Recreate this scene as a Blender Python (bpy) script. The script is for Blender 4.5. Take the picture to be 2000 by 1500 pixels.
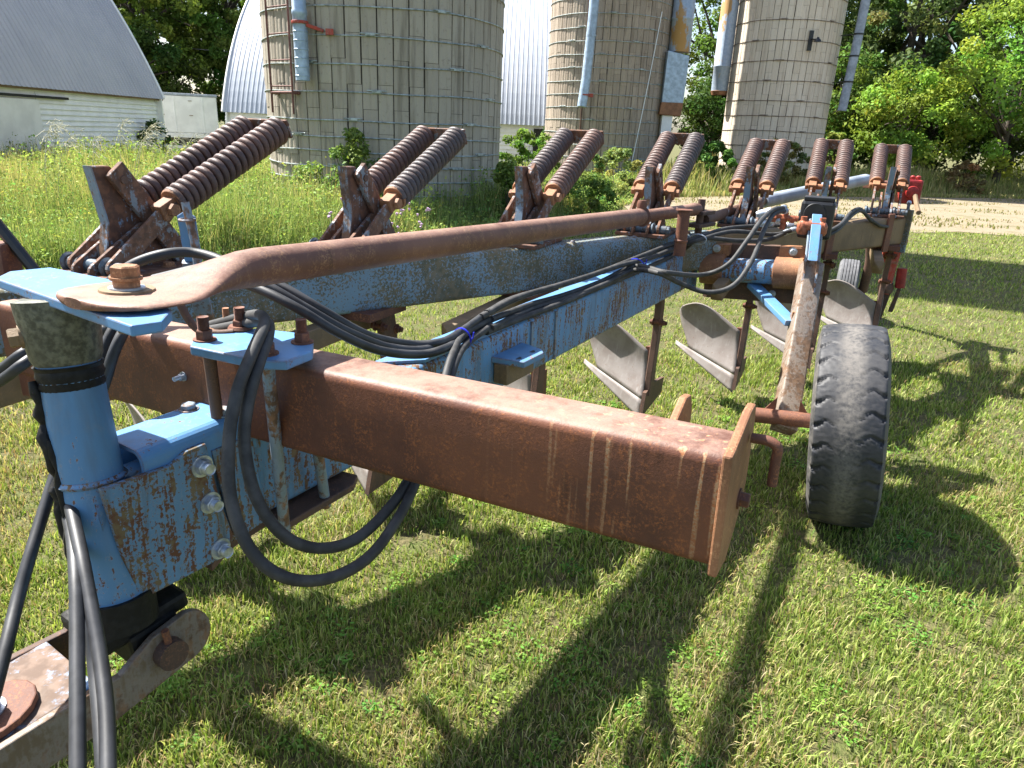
import bpy, bmesh, math, random
import numpy as np
from math import sin, cos, pi, radians, sqrt, atan2
from mathutils import Vector, Matrix

for _o in list(bpy.data.objects):
    bpy.data.objects.remove(_o)
random.seed(7)
RNG = np.random.default_rng(11)
SC = bpy.context.scene
COL = SC.collection

# ------------------------------------------------------------------ camera
CAM_H = 1.65
PITCH, ROLL, FPX = radians(19.5), radians(2.5), 1388.0
cam_data = bpy.data.cameras.new('camera')
cam_data.sensor_fit = 'HORIZONTAL'
cam_data.sensor_width = 36.0
cam_data.lens = 36.0 * FPX / 2000.0
cam_data.clip_start = 0.05
cam_data.clip_end = 2000
cam = bpy.data.objects.new('camera', cam_data)
COL.objects.link(cam)
_f = Vector((0, cos(PITCH), -sin(PITCH)))
_u0 = Vector((0, sin(PITCH), cos(PITCH)))
_r = cos(ROLL) * Vector((1, 0, 0)) + sin(ROLL) * _u0
_u = -sin(ROLL) * Vector((1, 0, 0)) + cos(ROLL) * _u0
cam.matrix_world = Matrix(((_r.x, _u.x, -_f.x, 0), (_r.y, _u.y, -_f.y, 0), (_r.z, _u.z, -_f.z, CAM_H), (0, 0, 0, 1)))
SC.camera = cam

# ------------------------------------------------------------------ sky and sun
SUN_TO = Vector((-0.66, 0.36, 1.0)).normalized()       # towards the sun
world = bpy.data.worlds.new('World')
SC.world = world
world.use_nodes = True
wn = world.node_tree
bg = wn.nodes['Background']
sky = wn.nodes.new('ShaderNodeTexSky')
sky.sky_type = 'NISHITA'
sky.sun_disc = False
sky.sun_elevation = math.asin(SUN_TO.z)
sky.sun_rotation = atan2(SUN_TO.x, SUN_TO.y)
sky.air_density = 1.0
sky.dust_density = 2.0
sky.ozone_density = 1.0
wn.links.new(sky.outputs[0], bg.inputs[0])
bg.inputs[1].default_value = 0.085
sun_data = bpy.data.lights.new('sun', 'SUN')
sun_data.energy = 5.0
sun_data.angle = radians(0.6)
sun_data.color = (1.0, 0.97, 0.91)
sun = bpy.data.objects.new('sun', sun_data)
COL.objects.link(sun)
sun.rotation_euler = (-SUN_TO).to_track_quat('-Z', 'Y').to_euler()
sun.location = (-20, 20, 40)
SC.view_settings.view_transform = 'Standard'
SC.view_settings.look = 'None'
SC.view_settings.gamma = 1.0
SC.view_settings.exposure = 1.72
SC.view_settings.use_curve_mapping = False
SC.render.engine = 'CYCLES'
SC.cycles.max_bounces = 5
SC.cycles.transparent_max_bounces = 4

# ------------------------------------------------------------------ object helpers
V3 = Vector


def link(name, me, mat=None, parent=None):
    o = bpy.data.objects.new(name, me)
    COL.objects.link(o)
    if mat is not None and me is not None and not me.materials:
        me.materials.append(mat)
    if parent is not None:
        o.parent = parent
        o.matrix_parent_inverse = WORLD[parent.name].inverted() if parent.name in WORLD else Matrix()
        WORLD[o.name] = Matrix()
    return o


WORLD = {}


def tag(o, label=None, cat=None, group=None, kind=None):
    if label:
        o['label'] = label
    if cat:
        o['category'] = cat
    if group:
        o['group'] = group
    if kind:
        o['kind'] = kind
    return o


def thing(name, label, cat, loc, group=None):
    o = bpy.data.objects.new(name, None)
    o.empty_display_size = 0.2
    COL.objects.link(o)
    o.location = loc
    WORLD[o.name] = Matrix.Translation(loc)
    return tag(o, label, cat, group)


class MB:
    """collects vertices and faces of one mesh, in world coordinates"""

    def __init__(s):
        s.v = []
        s.f = []
        s.sm = []

    def add(s, vs, fs, smooth=False):
        b = len(s.v)
        s.v += [tuple(p) for p in vs]
        s.f += [tuple(i + b for i in f) for f in fs]
        s.sm += [smooth] * len(fs)
        return s

    def prism(s, poly, ext, smooth=False):
        """extrude a 3D polygon by vector ext"""
        n = len(poly)
        e = V3(ext)
        a = [V3(p) for p in poly]
        vs = a + [p + e for p in a]
        nrm = V3((0, 0, 0))
        for i in range(n):
            nrm += (a[i] - a[0]).cross(a[(i + 1) % n] - a[0])
        flip = nrm.dot(e) > 0
        fs = [tuple(range(n))[::-1] if flip else tuple(range(n)),
              tuple(range(n, 2 * n)) if flip else tuple(range(n, 2 * n))[::-1]]
        for i in range(n):
            j = (i + 1) % n
            fs.append((i, j, n + j, n + i) if flip else (j, i, n + i, n + j))
        return s.add(vs, fs, smooth)

    def box(s, c, ax, ay, az):
        c = V3(c); ax = V3(ax); ay = V3(ay); az = V3(az)
        return s.prism([c - ax - ay - az, c + ax - ay - az, c + ax + ay - az, c - ax + ay - az], az * 2)

    def beam(s, P, Q, w, h, r=0.018, up=(0, 0, 1), seg=4):
        """rounded box section, P-Q is the axis"""
        P = V3(P); Q = V3(Q); d = (Q - P).normalized()
        x = d.cross(V3(up)).normalized(); y = x.cross(d)
        poly = []
        for cx, cy, a0 in ((1, 1, 0), (-1, 1, 90), (-1, -1, 180), (1, -1, 270)):
            for k in range(seg + 1):
                a = radians(a0 + 90.0 * k / seg)
                poly.append(P + x * (cx * (w / 2 - r) + r * cos(a)) + y * (cy * (h / 2 - r) + r * sin(a)))
        return s.prism(poly, Q - P, True)

    def lathe(s, P, axis, prof, n=24, smooth=True, cap=True, x0=None):
        """prof: (distance along axis, radius)"""
        P = V3(P); d = V3(axis).normalized()
        x = V3(x0) if x0 else d.orthogonal()
        x = (x - d * x.dot(d)).normalized(); y = d.cross(x)
        vs = []; fs = []
        for t, r in prof:
            for k in range(n):
                a = 2 * pi * k / n
                vs.append(P + d * t + x * (r * cos(a)) + y * (r * sin(a)))
        for j in range(len(prof) - 1):
            for k in range(n):
                k2 = (k + 1) % n
                fs.append((j * n + k, j * n + k2, (j + 1) * n + k2, (j + 1) * n + k))
        s.add(vs, fs, smooth)
        if cap:
            m = len(prof) - 1
            s.add(vs[:n], [tuple(range(n))[::-1]])
            s.add(vs[m * n:], [tuple(range(n))])
        return s

    def cyl(s, P, Q, r, n=20, smooth=True):
        P = V3(P); Q = V3(Q)
        return s.lathe(P, Q - P, [(0, r), ((Q - P).length, r)], n, smooth)

    def hexa(s, P, axis, r, h, x0=None):
        P = V3(P); d = V3(axis).normalized()
        return s.lathe(P, d, [(0, r), (h * .86, r), (h, r * .86)], 6, False, True, x0)

    def bolt(s, P, axis, r=0.014, head=0.016, shank=0.0):
        """washer, hex and, if asked, a threaded stud standing out of it"""
        P = V3(P); d = V3(axis).normalized()
        s.lathe(P, d, [(0, r * 1.35), (0.003, r * 1.35)], 18)
        s.hexa(P + d * 0.003, d, r, head)
        if shank:
            rr = r * 0.7
            prof = [(0, rr)]
            k = 0.0
            while k < shank:
                prof += [(k + .0012, rr * .86), (k + .0026, rr)]
                k += .0028
            prof.append((shank, rr * .8))
            s.lathe(P + d * (head + .003), d, prof, 12, False)
        return s

    def tube(s, pts, r, n=10, cap=True, smooth=True):
        pts = [V3(p) for p in pts]
        m = len(pts)
        rs = r if isinstance(r, (list, tuple)) else [r] * m
        T = []
        for i in range(m):
            T.append((pts[min(i + 1, m - 1)] - pts[max(i - 1, 0)]).normalized())
        x = T[0].orthogonal().normalized()
        vs = []; fs = []
        for i in range(m):
            x = (x - T[i] * x.dot(T[i])).normalized()
            y = T[i].cross(x)
            for k in range(n):
                a = 2 * pi * k / n
                vs.append(pts[i] + (x * cos(a) + y * sin(a)) * rs[i])
        for i in range(m - 1):
            for k in range(n):
                k2 = (k + 1) % n
                fs.append((i * n + k, i * n + k2, (i + 1) * n + k2, (i + 1) * n + k))
        s.add(vs, fs, smooth)
        if cap:
            s.add(vs[:n], [tuple(range(n))[::-1]])
            s.add(vs[-n:], [tuple(range(n))])
        return s

    def mesh(s, name):
        me = bpy.data.meshes.new(name)
        me.from_pydata(s.v, [], s.f)
        me.polygons.foreach_set('use_smooth', s.sm)
        me.update()
        return me

    def build(s, name, mat, parent=None, bevel=0.0, angle=40):
        me = s.mesh(name)
        o = link(name, me, mat, parent)
        if bevel:
            md = o.modifiers.new('bevel', 'BEVEL')
            md.width = bevel; md.segments = 2; md.limit_method = 'ANGLE'; md.angle_limit = radians(35)
        elif any(s.sm):
            me.set_sharp_from_angle(angle=radians(angle))
        return o


def spline(pts, n=8):
    """Catmull-Rom through the points"""
    P = [V3(p) for p in pts]
    P = [P[0] * 2 - P[1]] + P + [P[-1] * 2 - P[-2]]
    out = []
    for i in range(1, len(P) - 2):
        a, b, c, d = P[i - 1], P[i], P[i + 1], P[i + 2]
        for k in range(n):
            t = k / n
            out.append(0.5 * ((2 * b) + (c - a) * t + (2 * a - 5 * b + 4 * c - d) * t * t + (3 * b - a - 3 * c + d) * t ** 3))
    out.append(P[-2])
    return out


def copy_tree(o, parent=None):
    c = o.copy()
    COL.objects.link(c)
    if parent is not None:
        c.parent = parent
        c.matrix_parent_inverse = Matrix()
    for ch in list(o.children):
        copy_tree(ch, c)
    return c


def np_mesh(name, verts, faces, mat, cols=None, parent=None, smooth=False):
    """verts (N,3), faces list of (M,k) arrays, cols (N,3)"""
    me = bpy.data.meshes.new(name)
    nv = len(verts)
    me.vertices.add(nv)
    me.vertices.foreach_set('co', np.ascontiguousarray(verts, dtype=np.float32).ravel())
    loops = np.concatenate([f.ravel() for f in faces]).astype(np.int32)
    sizes = np.concatenate([np.full(len(f), f.shape[1]) for f in faces]).astype(np.int32)
    starts = np.concatenate([[0], np.cumsum(sizes)[:-1]]).astype(np.int32)
    me.loops.add(len(loops))
    me.loops.foreach_set('vertex_index', loops)
    me.polygons.add(len(sizes))
    me.polygons.foreach_set('loop_start', starts)
    me.polygons.foreach_set('loop_total', sizes)
    if smooth:
        me.polygons.foreach_set('use_smooth', np.ones(len(sizes), dtype=bool))
    if cols is not None:
        at = me.attributes.new('Col', 'FLOAT_COLOR', 'POINT')
        c4 = np.ones((nv, 4), dtype=np.float32)
        c4[:, :3] = cols
        at.data.foreach_set('color', c4.ravel())
    me.update(calc_edges=True)
    me.validate()
    return link(name, me, mat, parent)


# ------------------------------------------------------------------ materials
class NT:
    def __init__(s, name):
        s.m = bpy.data.materials.new(name)
        s.m.use_nodes = True
        s.t = s.m.node_tree
        s.b = s.t.nodes['Principled BSDF']
        s.out = s.t.nodes['Material Output']
        s.b.inputs['Specular IOR Level'].default_value = 0.25

    def n(s, typ, **kw):
        nd = s.t.nodes.new('ShaderNode' + typ)
        for k, v in kw.items():
            setattr(nd, k, v)
        return nd

    def set(s, sock, v):
        if isinstance(v, bpy.types.NodeSocket):
            s.t.links.new(v, sock)
        elif isinstance(v, (tuple, list)) and len(v) == 3 and sock.type == 'RGBA':
            sock.default_value = (*v, 1)
        else:
            sock.default_value = v

    def pos(s):
        if not hasattr(s, '_p'):
            s._p = s.n('NewGeometry').outputs['Position']
        return s._p

    def vmul(s, v, f):
        nd = s.n('VectorMath', operation='MULTIPLY')
        s.set(nd.inputs[0], v); nd.inputs[1].default_value = f
        return nd.outputs[0]

    def noise(s, scale, detail=4, rough=.55, vec=None, dist=0):
        nd = s.n('TexNoise')
        s.set(nd.inputs['Vector'], vec if vec is not None else s.pos())
        nd.inputs['Scale'].default_value = scale
        nd.inputs['Detail'].default_value = detail
        nd.inputs['Roughness'].default_value = rough
        nd.inputs['Distortion'].default_value = dist
        return nd.outputs[0]

    def math(s, op, a, b=0.0, c=None, clamp=False):
        nd = s.n('Math', operation=op, use_clamp=clamp)
        s.set(nd.inputs[0], a); s.set(nd.inputs[1], b)
        if c is not None:
            s.set(nd.inputs[2], c)
        return nd.outputs[0]

    def step(s, v, lo, hi):
        nd = s.n('MapRange', interpolation_type='SMOOTHSTEP')
        s.set(nd.inputs['Value'], v)
        nd.inputs['From Min'].default_value = lo
        nd.inputs['From Max'].default_value = hi
        return nd.outputs[0]

    def mix(s, f, a, b, mode='MIX'):
        nd = s.n('Mix', data_type='RGBA', blend_type=mode)
        s.set(nd.inputs[0], f); s.set(nd.inputs[6], a); s.set(nd.inputs[7], b)
        return nd.outputs[2]

    def bump(s, h, strength=.3, dist=.01):
        nd = s.n('Bump')
        s.set(nd.inputs['Height'], h)
        nd.inputs['Strength'].default_value = strength
        nd.inputs['Distance'].default_value = dist
        s.t.links.new(nd.outputs[0], s.b.inputs['Normal'])

    def done(s, color, rough=.6, metal=0.0):
        s.set(s.b.inputs['Base Color'], color)
        s.set(s.b.inputs['Roughness'], rough)
        s.set(s.b.inputs['Metallic'], metal)
        return s.m


def rust_mat(name, dark, mid, bright, scale=1.0, rough=.62, spec=.3, streaks=0.0, pale=None, cx=0.0, dust=0.0):  # dust: strength of the dust and painted sun sheen on top faces
    k = NT(name)
    k.b.inputs['Specular IOR Level'].default_value = spec
    big = k.noise(4 * scale, 5, .6)
    fine = k.noise(170 * scale, 3, .75)
    med = k.noise(26 * scale, 5, .7)
    stv = k.noise(1, 3, .6, k.vmul(k.pos(), (26, 26, 3.2)))
    c = k.mix(k.step(big, .35, .65), dark, mid)
    c = k.mix(k.math('MULTIPLY', k.step(fine, .46, .64), k.step(k.math('ADD', k.math('MULTIPLY', med, .6), k.math('MULTIPLY', stv, .4)), .42, .62)), c, bright)
    c = k.mix(k.step(med, .62, .72), c, dark)
    c = k.mix(k.math('MULTIPLY', k.step(stv, .60, .72), .55), c, tuple(x * .55 for x in dark))
    if streaks:
        run = k.noise(1, 2, .5, k.vmul(k.pos(), (48, 48, 1.7)))
        sep = k.n('SeparateXYZ')
        k.set(sep.inputs[0], k.pos())
        xm = k.step(sep.outputs[0], cx - .28, cx + .12)
        zz = k.step(k.math('ADD', sep.outputs[2], k.math('MULTIPLY', med, .12)), .93, 1.22)
        f = k.math('MULTIPLY', k.step(run, .60, .66), k.math('MULTIPLY', xm, k.math('ADD', zz, .15)))
        c = k.mix(k.math('MULTIPLY', f, streaks, clamp=True), c, k.mix(k.step(fine, .4, .6), (.34, .13, .05), pale or (.62, .50, .33)))
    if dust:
        # dust and scale on upward faces, with sun sheen painted into the colour
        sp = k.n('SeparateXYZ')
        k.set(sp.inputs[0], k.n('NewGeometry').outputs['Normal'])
        dust_sheen = k.math('MULTIPLY', k.step(sp.outputs[2], .55, .95), k.step(k.math('ADD', k.math('MULTIPLY', med, .5), k.math('MULTIPLY', big, .5)), .30, .62))
        c = k.mix(k.math('MULTIPLY', dust_sheen, dust), c, (.36, .25, .20))
    h = k.math('ADD', k.math('MULTIPLY', fine, .6), k.math('MULTIPLY', med, .5))
    k.bump(h, .35, .004)
    return k.done(c, k.math('ADD', rough - .1, k.math('MULTIPLY', fine, .25)))


def paint_mat(name, base, base2, rust1, rust2, thr=.55, soft=.03, patch=5.0, speck=55.0, streak=.3, pw=.45, sw=.3, rough=.42, grime=.0):
    k = NT(name)
    pn = k.noise(patch, 4, .6)
    sn = k.noise(speck, 4, .7)
    st = k.noise(1, 4, .65, k.vmul(k.pos(), (70, 70, 7)))
    s = k.math('ADD', k.math('MULTIPLY', pn, pw), k.math('MULTIPLY', sn, sw))
    s = k.math('ADD', s, k.math('MULTIPLY', st, streak))
    s = k.math('DIVIDE', s, pw + sw + streak)
    mask = k.step(s, thr - soft, thr + soft)
    halo = k.step(s, thr - soft * 2.2, thr - soft * .3)
    b = k.mix(k.noise(7, 3), base, base2)
    fine = k.noise(220, 2)
    r = k.mix(k.step(k.noise(38, 4), .4, .62), rust1, rust2)
    if grime:
        b = k.mix(k.math('MULTIPLY', k.step(k.noise(1, 4, .6, k.vmul(k.pos(), (22, 22, 3))), .48, .7), grime), b, (.09, .085, .06))
    c = k.mix(k.math('MULTIPLY', halo, .45), b, tuple(x * .55 + .18 for x in base))
    c = k.mix(mask, c, r)
    # paint worn off along the edges
    bv = k.n('Bevel', samples=3)
    bv.inputs['Radius'].default_value = .007
    geo = k.n('NewGeometry')
    dt = k.n('VectorMath', operation='DOT_PRODUCT')
    k.t.links.new(bv.outputs[0], dt.inputs[0]); k.t.links.new(geo.outputs['Normal'], dt.inputs[1])
    edge = k.math('MULTIPLY', k.step(k.math('SUBTRACT', 1.0, dt.outputs['Value']), .015, .10), k.step(k.math('ADD', k.math('MULTIPLY', pn, .5), k.math('MULTIPLY', k.noise(30, 3), .5)), .40, .56))
    c = k.mix(edge, c, r)
    # chalky dust lying in soft patches
    c = k.mix(k.math('MULTIPLY', k.step(k.noise(11, 5, .7), .50, .72), .22), c, (.26, .25, .23))
    k.bump(k.math('ADD', k.math('MULTIPLY', mask, -.5), k.math('MULTIPLY', fine, .12)), .5, .0025)
    return k.done(c, k.math('ADD', rough, k.math('MULTIPLY', mask, .35)))


def leaf_mat(name, trans=.35, rough=.55, tint=(1, 1, 1)):
    k = NT(name)
    at = k.n('Attribute', attribute_name='Col')
    c = k.mix(1.0, at.outputs['Color'], (*tint, 1), 'MULTIPLY')
    k.set(k.b.inputs['Base Color'], c)
    k.b.inputs['Roughness'].default_value = rough
    k.b.inputs['Specular IOR Level'].default_value = .08
    tr = k.n('BsdfTranslucent')
    k.set(tr.inputs[0], k.mix(1.0, c, (1.25, 1.2, .75, 1), 'MULTIPLY'))
    mx = k.n('MixShader')
    mx.inputs[0].default_value = trans
    k.t.links.new(k.b.outputs[0], mx.inputs[1])
    k.t.links.new(tr.outputs[0], mx.inputs[2])
    k.t.links.new(mx.outputs[0], k.out.inputs[0])
    return k.m


def plain(name, col, rough=.6, metal=0.0, var=.25, scale=30, bump=.15, spec=.35):
    k = NT(name)
    k.b.inputs['Specular IOR Level'].default_value = spec
    n1 = k.noise(scale, 4, .6)
    n2 = k.noise(scale * .18, 3, .6)
    c = k.mix(k.step(n1, .35, .68), tuple(x * (1 - var) for x in col), tuple(min(1, x * (1 + var)) for x in col))
    c = k.mix(k.math('MULTIPLY', k.step(n2, .5, .7), var), c, tuple(x * .6 for x in col))
    k.bump(n1, bump, .004)
    return k.done(c, k.math('ADD', rough - .08, k.math('MULTIPLY', n2, .16)), metal)


BLUE, BLUE2 = (.115, .25, .425), (.085, .20, .355)
RU1, RU2 = (.13, .062, .036), (.24, .115, .055)
MAT = {}
MAT['rust'] = rust_mat('rust', (.095, .043, .032), (.155, .066, .042), (.31, .125, .055))
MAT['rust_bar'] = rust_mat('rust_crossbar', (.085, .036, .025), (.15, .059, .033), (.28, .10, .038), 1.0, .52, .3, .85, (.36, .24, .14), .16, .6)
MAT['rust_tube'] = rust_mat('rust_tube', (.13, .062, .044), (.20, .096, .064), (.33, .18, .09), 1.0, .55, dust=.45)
MAT['rust_dark'] = rust_mat('rust_dark', (.07, .045, .036), (.12, .07, .05), (.2, .10, .06))
MAT['rust_warm'] = rust_mat('rust_warm', (.18, .085, .045), (.30, .14, .07), (.42, .22, .11))
MAT['rust_tan'] = rust_mat('rust_tan', (.15, .105, .062), (.22, .15, .085), (.27, .17, .09))
MAT['spring'] = rust_mat('spring_steel', (.066, .042, .037), (.115, .066, .052), (.17, .085, .055), 1.0, .5, .4)
MAT['spring_dark'] = rust_mat('spring_dark', (.05, .042, .042), (.085, .066, .062), (.14, .08, .06), 1.0, .5, .4)
MAT['blue'] = paint_mat('blue_paint', BLUE, BLUE2, RU1, RU2, .585, .016, 8, 75, .35, .4, .34, .42, .25)
MAT['blue_clean'] = paint_mat('blue_paint_clean', (.12, .275, .50), (.095, .23, .43), RU1, RU2, .59, .016, 9, 110, .2, .36, .40, .40, .18)
MAT['blue_worn'] = paint_mat('blue_paint_worn', BLUE, (.11, .245, .43), RU1, (.19, .135, .075), .525, .018, 7, 95, .42, .34, .42, .42, .55)
MAT['blue_grimy'] = paint_mat('blue_paint_grimy', BLUE, (.12, .22, .34), RU1, (.165, .125, .07), .505, .016, 9, 120, .5, .36, .44, .5, .8)
MAT['blue_faded'] = paint_mat('blue_paint_faded', (.14, .25, .36), (.19, .24, .24), (.115, .107, .068), (.18, .14, .082), .487, .014, 3.2, 110, .10, .40, .52, .5)
MAT['blue_grey'] = paint_mat('blue_grey_steel', (.14, .24, .36), (.20, .22, .22), (.12, .075, .05), (.24, .13, .075), .51, .04, 8, 50, .3)
MAT['grease'] = plain('grease', (.011, .0105, .010), .6, 0, .4, 60, .5, .25)
MAT['greasy'] = plain('greasy_collar', (.105, .105, .075), .5, 0, .5, 70, .4, .4)
MAT['hose'] = plain('rubber_hose', (.03, .031, .034), .5, 0, .35, 18, .12, .45)
MAT['hose_old'] = plain('rubber_hose_dusty', (.046, .045, .044), .65, 0, .35, 22, .15, .35)
MAT['black'] = plain('black_plastic', (.017, .017, .018), .4, 0, .3, 30, .05, .5)
MAT['tie'] = plain('blue_tie', (.02, .03, .45), .4, 0, .1)
MAT['zinc'] = plain('zinc_bolt', (.42, .46, .52), .38, .55, .3, 40)
MAT['orange'] = plain('orange_fitting', (.32, .10, .05), .5, 0, .3, 50)
MAT['red'] = plain('red_paint', (.27, .022, .02), .42, 0, .35, 25)
MAT['red_rust'] = paint_mat('red_paint_rusty', (.42, .06, .035), (.34, .06, .04), RU1, RU2, .56, .03)
MAT['mold'] = None


def mold_mat():
    k = NT('moldboard_steel')
    a = k.noise(9, 4, .6); f = k.noise(70, 4, .7); st = k.noise(1, 3, .6, k.vmul(k.pos(), (50, 50, 8)))
    c = k.mix(k.step(a, .35, .7), (.235, .21, .195), (.18, .152, .137))
    c = k.mix(k.math('MULTIPLY', k.step(st, .55, .72), .6), c, (.285, .265, .25))
    c = k.mix(k.step(f, .62, .7), c, (.17, .105, .075))
    k.bump(f, .15, .003)
    return k.done(c, k.math('ADD', .42, k.math('MULTIPLY', a, .25)), .08)


MAT['mold'] = mold_mat()
MAT['leg'] = paint_mat('leg_steel', (.185, .135, .095), (.22, .17, .125), (.12, .075, .048), (.19, .115, .07), .50, .05, 7, 45, .3)
MAT['yoke'] = paint_mat('yoke_steel', (.16, .115, .075), (.13, .10, .07), (.11, .07, .045), (.20, .12, .07), .52, .05)
MAT['yoke_web'] = paint_mat('yoke_web_paint', (.16, .28, .44), (.10, .26, .48), (.12, .082, .062), (.18, .125, .095), .475, .05, 6, 40, .2)
MAT['tyre_grey'] = plain('dusty_grey_tyre', (.12, .12, .125), .75, 0, .2, 20)


def concrete_mat(name, c1, c2, stain):
    k = NT(name)
    oi = k.n('ObjectInfo')
    rnd = oi.outputs['Random']
    f = k.noise(14, 5, .65); st = k.noise(1, 4, .65, k.vmul(k.pos(), (7, 7, .55))); p = k.noise(60, 3, .7)
    c = k.mix(rnd, c1, c2)
    c = k.mix(k.math('MULTIPLY', k.step(st, .48, .72), .75), c, stain)
    c = k.mix(k.math('MULTIPLY', k.step(f, .55, .75), .45), c, stain)
    c = k.mix(k.step(p, .68, .74), c, tuple(x * .5 for x in stain))
    k.bump(k.math('ADD', f, k.math('MULTIPLY', p, .5)), .4, .01)
    return k.done(c, .9)


MAT['conc1'] = concrete_mat('concrete_grey', (.36, .315, .25), (.43, .38, .305), (.17, .145, .11))
MAT['conc2'] = concrete_mat('concrete_brown', (.31, .255, .20), (.39, .32, .25), (.15, .115, .085))
MAT['conc3'] = concrete_mat('concrete_cream', (.60, .52, .41), (.68, .60, .49), (.44, .36, .28))
MAT['mortar'] = plain('dark_joint', (.065, .056, .045), .95, 0, .3, 20)
MAT['hoop'] = plain('galvanised_hoop', (.34, .38, .37), .45, .3, .35, 12)
MAT['hoop_rust'] = plain('rusty_hoop', (.20, .155, .12), .7, 0, .4, 12)
MAT['pipe'] = plain('galvanised_pipe', (.36, .45, .55), .42, .25, .2, 6)
MAT['pipe_grey'] = plain('grey_pipe', (.30, .34, .40), .5, .1, .2, 6)


def chute_mat():
    k = NT('rusting_chute')
    a = k.noise(1, 4, .6, k.vmul(k.pos(), (2.2, 2.2, .7)))
    b = k.noise(9, 4, .6)
    c = k.mix(k.step(b, .3, .7), (.30, .37, .46), (.40, .47, .55))
    c = k.mix(k.step(k.math('ADD', k.math('MULTIPLY', a, .8), k.math('MULTIPLY', b, .2)), .52, .58), c, (.42, .25, .10))
    k.bump(b, .2, .01)
    return k.done(c, .5, .15)


MAT['chute'] = chute_mat()


def roof_mat(name, c1, c2, rough=.42, metal=.25):
    k = NT(name)
    oi = k.n('ObjectInfo')
    a = k.noise(.7, 4, .6); st = k.noise(1, 3, .6, k.vmul(k.pos(), (.5, 6, .5)))
    c = k.mix(k.step(a, .3, .7), c1, c2)
    c = k.mix(k.math('MULTIPLY', k.step(st, .5, .75), .25), c, tuple(x * .7 for x in c1))
    c = k.mix(k.math('MULTIPLY', oi.outputs['Random'], .12), c, (.3, .3, .33))
    return k.done(c, rough, metal)


MAT['roof_grey'] = roof_mat('grey_roof_metal', (.40, .395, .43), (.45, .44, .47), .5, .05)
MAT['roof_white'] = roof_mat('white_roof_metal', (.33, .365, .42), (.38, .41, .46), .5, .0)
MAT['white'] = plain('white_paint', (.80, .805, .80), .55, 0, .06, 3, .05)
MAT['white_dirty'] = plain('white_trailer_paint', (.70, .70, .69), .45, 0, .08, 2, .05)
MAT['dark'] = plain('dark_interior', (.03, .03, .028), .9, 0, .2)
MAT['ladder'] = plain('ladder_rust', (.17, .075, .06), .75, 0, .3, 20)
MAT['bark'] = plain('bark', (.075, .06, .045), .95, 0, .4, 14, .6)
MAT['leaf'] = leaf_mat('leaf')
MAT['grass'] = leaf_mat('grass_blade', .38, .5)
MAT['weed'] = leaf_mat('weed_blade', .34, .6)
MAT['wire'] = plain('wire', (.25, .25, .25), .5)


def ground_mat():
    k = NT('lawn_soil')
    a = k.noise(1.6, 5, .6); b = k.noise(45, 4, .7); d = k.noise(7, 4, .6)
    c = k.mix(k.step(b, .35, .65), (.060, .062, .020), (.155, .13, .062))
    c = k.mix(k.math('MULTIPLY', k.step(d, .42, .65), .7), c, (.085, .115, .026))
    c = k.mix(k.math('MULTIPLY', k.step(a, .5, .7), .3), c, (.20, .165, .085))
    k.bump(b, .8, .03)
    return k.done(c, .95)


def dirt_mat():
    k = NT('dirt_track')
    a = k.noise(1.3, 5, .6); b = k.noise(30, 5, .7)
    c = k.mix(k.step(b, .3, .7), (.20, .16, .105), (.27, .22, .15))
    c = k.mix(k.math('MULTIPLY', k.step(a, .48, .68), .6), c, (.12, .115, .05))
    k.bump(b, .7, .03)
    return k.done(c, .95)


# ================================================================== the setting
def ground():
    n = 120
    xs = np.sign(np.linspace(-1, 1, n)) * np.abs(np.linspace(-1, 1, n)) ** 2.6 * 900
    ys = np.sign(np.linspace(-1, 1, n)) * np.abs(np.linspace(-1, 1, n)) ** 2.6 * 900
    X, Y = np.meshgrid(xs, ys)
    Z = np.zeros_like(X)
    v = np.stack([X, Y, Z], -1).reshape(-1, 3)
    i = np.arange(n * n).reshape(n, n)
    q = np.stack([i[:-1, :-1], i[:-1, 1:], i[1:, 1:], i[1:, :-1]], -1).reshape(-1, 4)
    o = np_mesh('ground', v, [q], ground_mat(), smooth=True)
    tag(o, kind='structure')


ground()


def dirt_edge(y_or_x):
    pass


DIRT_NEAR = [(2.6, 17.0), (3.6, 15.4), (5.3, 15.2), (7.5, 15.6), (9.8, 15.5), (13, 15.6), (18, 16.2), (30, 17.6), (50, 20)]
DIRT_FAR = [(3.0, 19.6), (4.2, 21.6), (6.4, 23.6), (9.5, 25), (13, 26.5), (17.6, 28.4), (24, 31), (36, 36), (52, 43)]


def interp(poly, x):
    return np.interp(x, [p[0] for p in poly], [p[1] for p in poly])


def dirt_track():
    r = random.Random(3)
    mb = MB()
    xs = [2.6 + (k / 60.0) ** 1.6 * 48 for k in range(61)]
    vs = []
    for x in xs:
        a = interp(DIRT_NEAR, x) + .25 * sin(x * 2.1) + r.uniform(-.15, .15)
        b = interp(DIRT_FAR, x) + r.uniform(-.3, .3)
        for k in range(9):
            t = k / 8
            vs.append((x, a + (b - a) * t, .008 + .05 * sin(pi * t) * (.6 + .4 * sin(x * .9 + t * 7))))
    fs = []
    for i in range(60):
        for k in range(8):
            fs.append((i * 9 + k, (i + 1) * 9 + k, (i + 1) * 9 + k + 1, i * 9 + k + 1))
    mb.add(vs, fs, True)
    o = mb.build('dirt_track', dirt_mat())
    tag(o, kind='structure')


dirt_track()

# ------------------------------------------------------------------ silos


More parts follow.
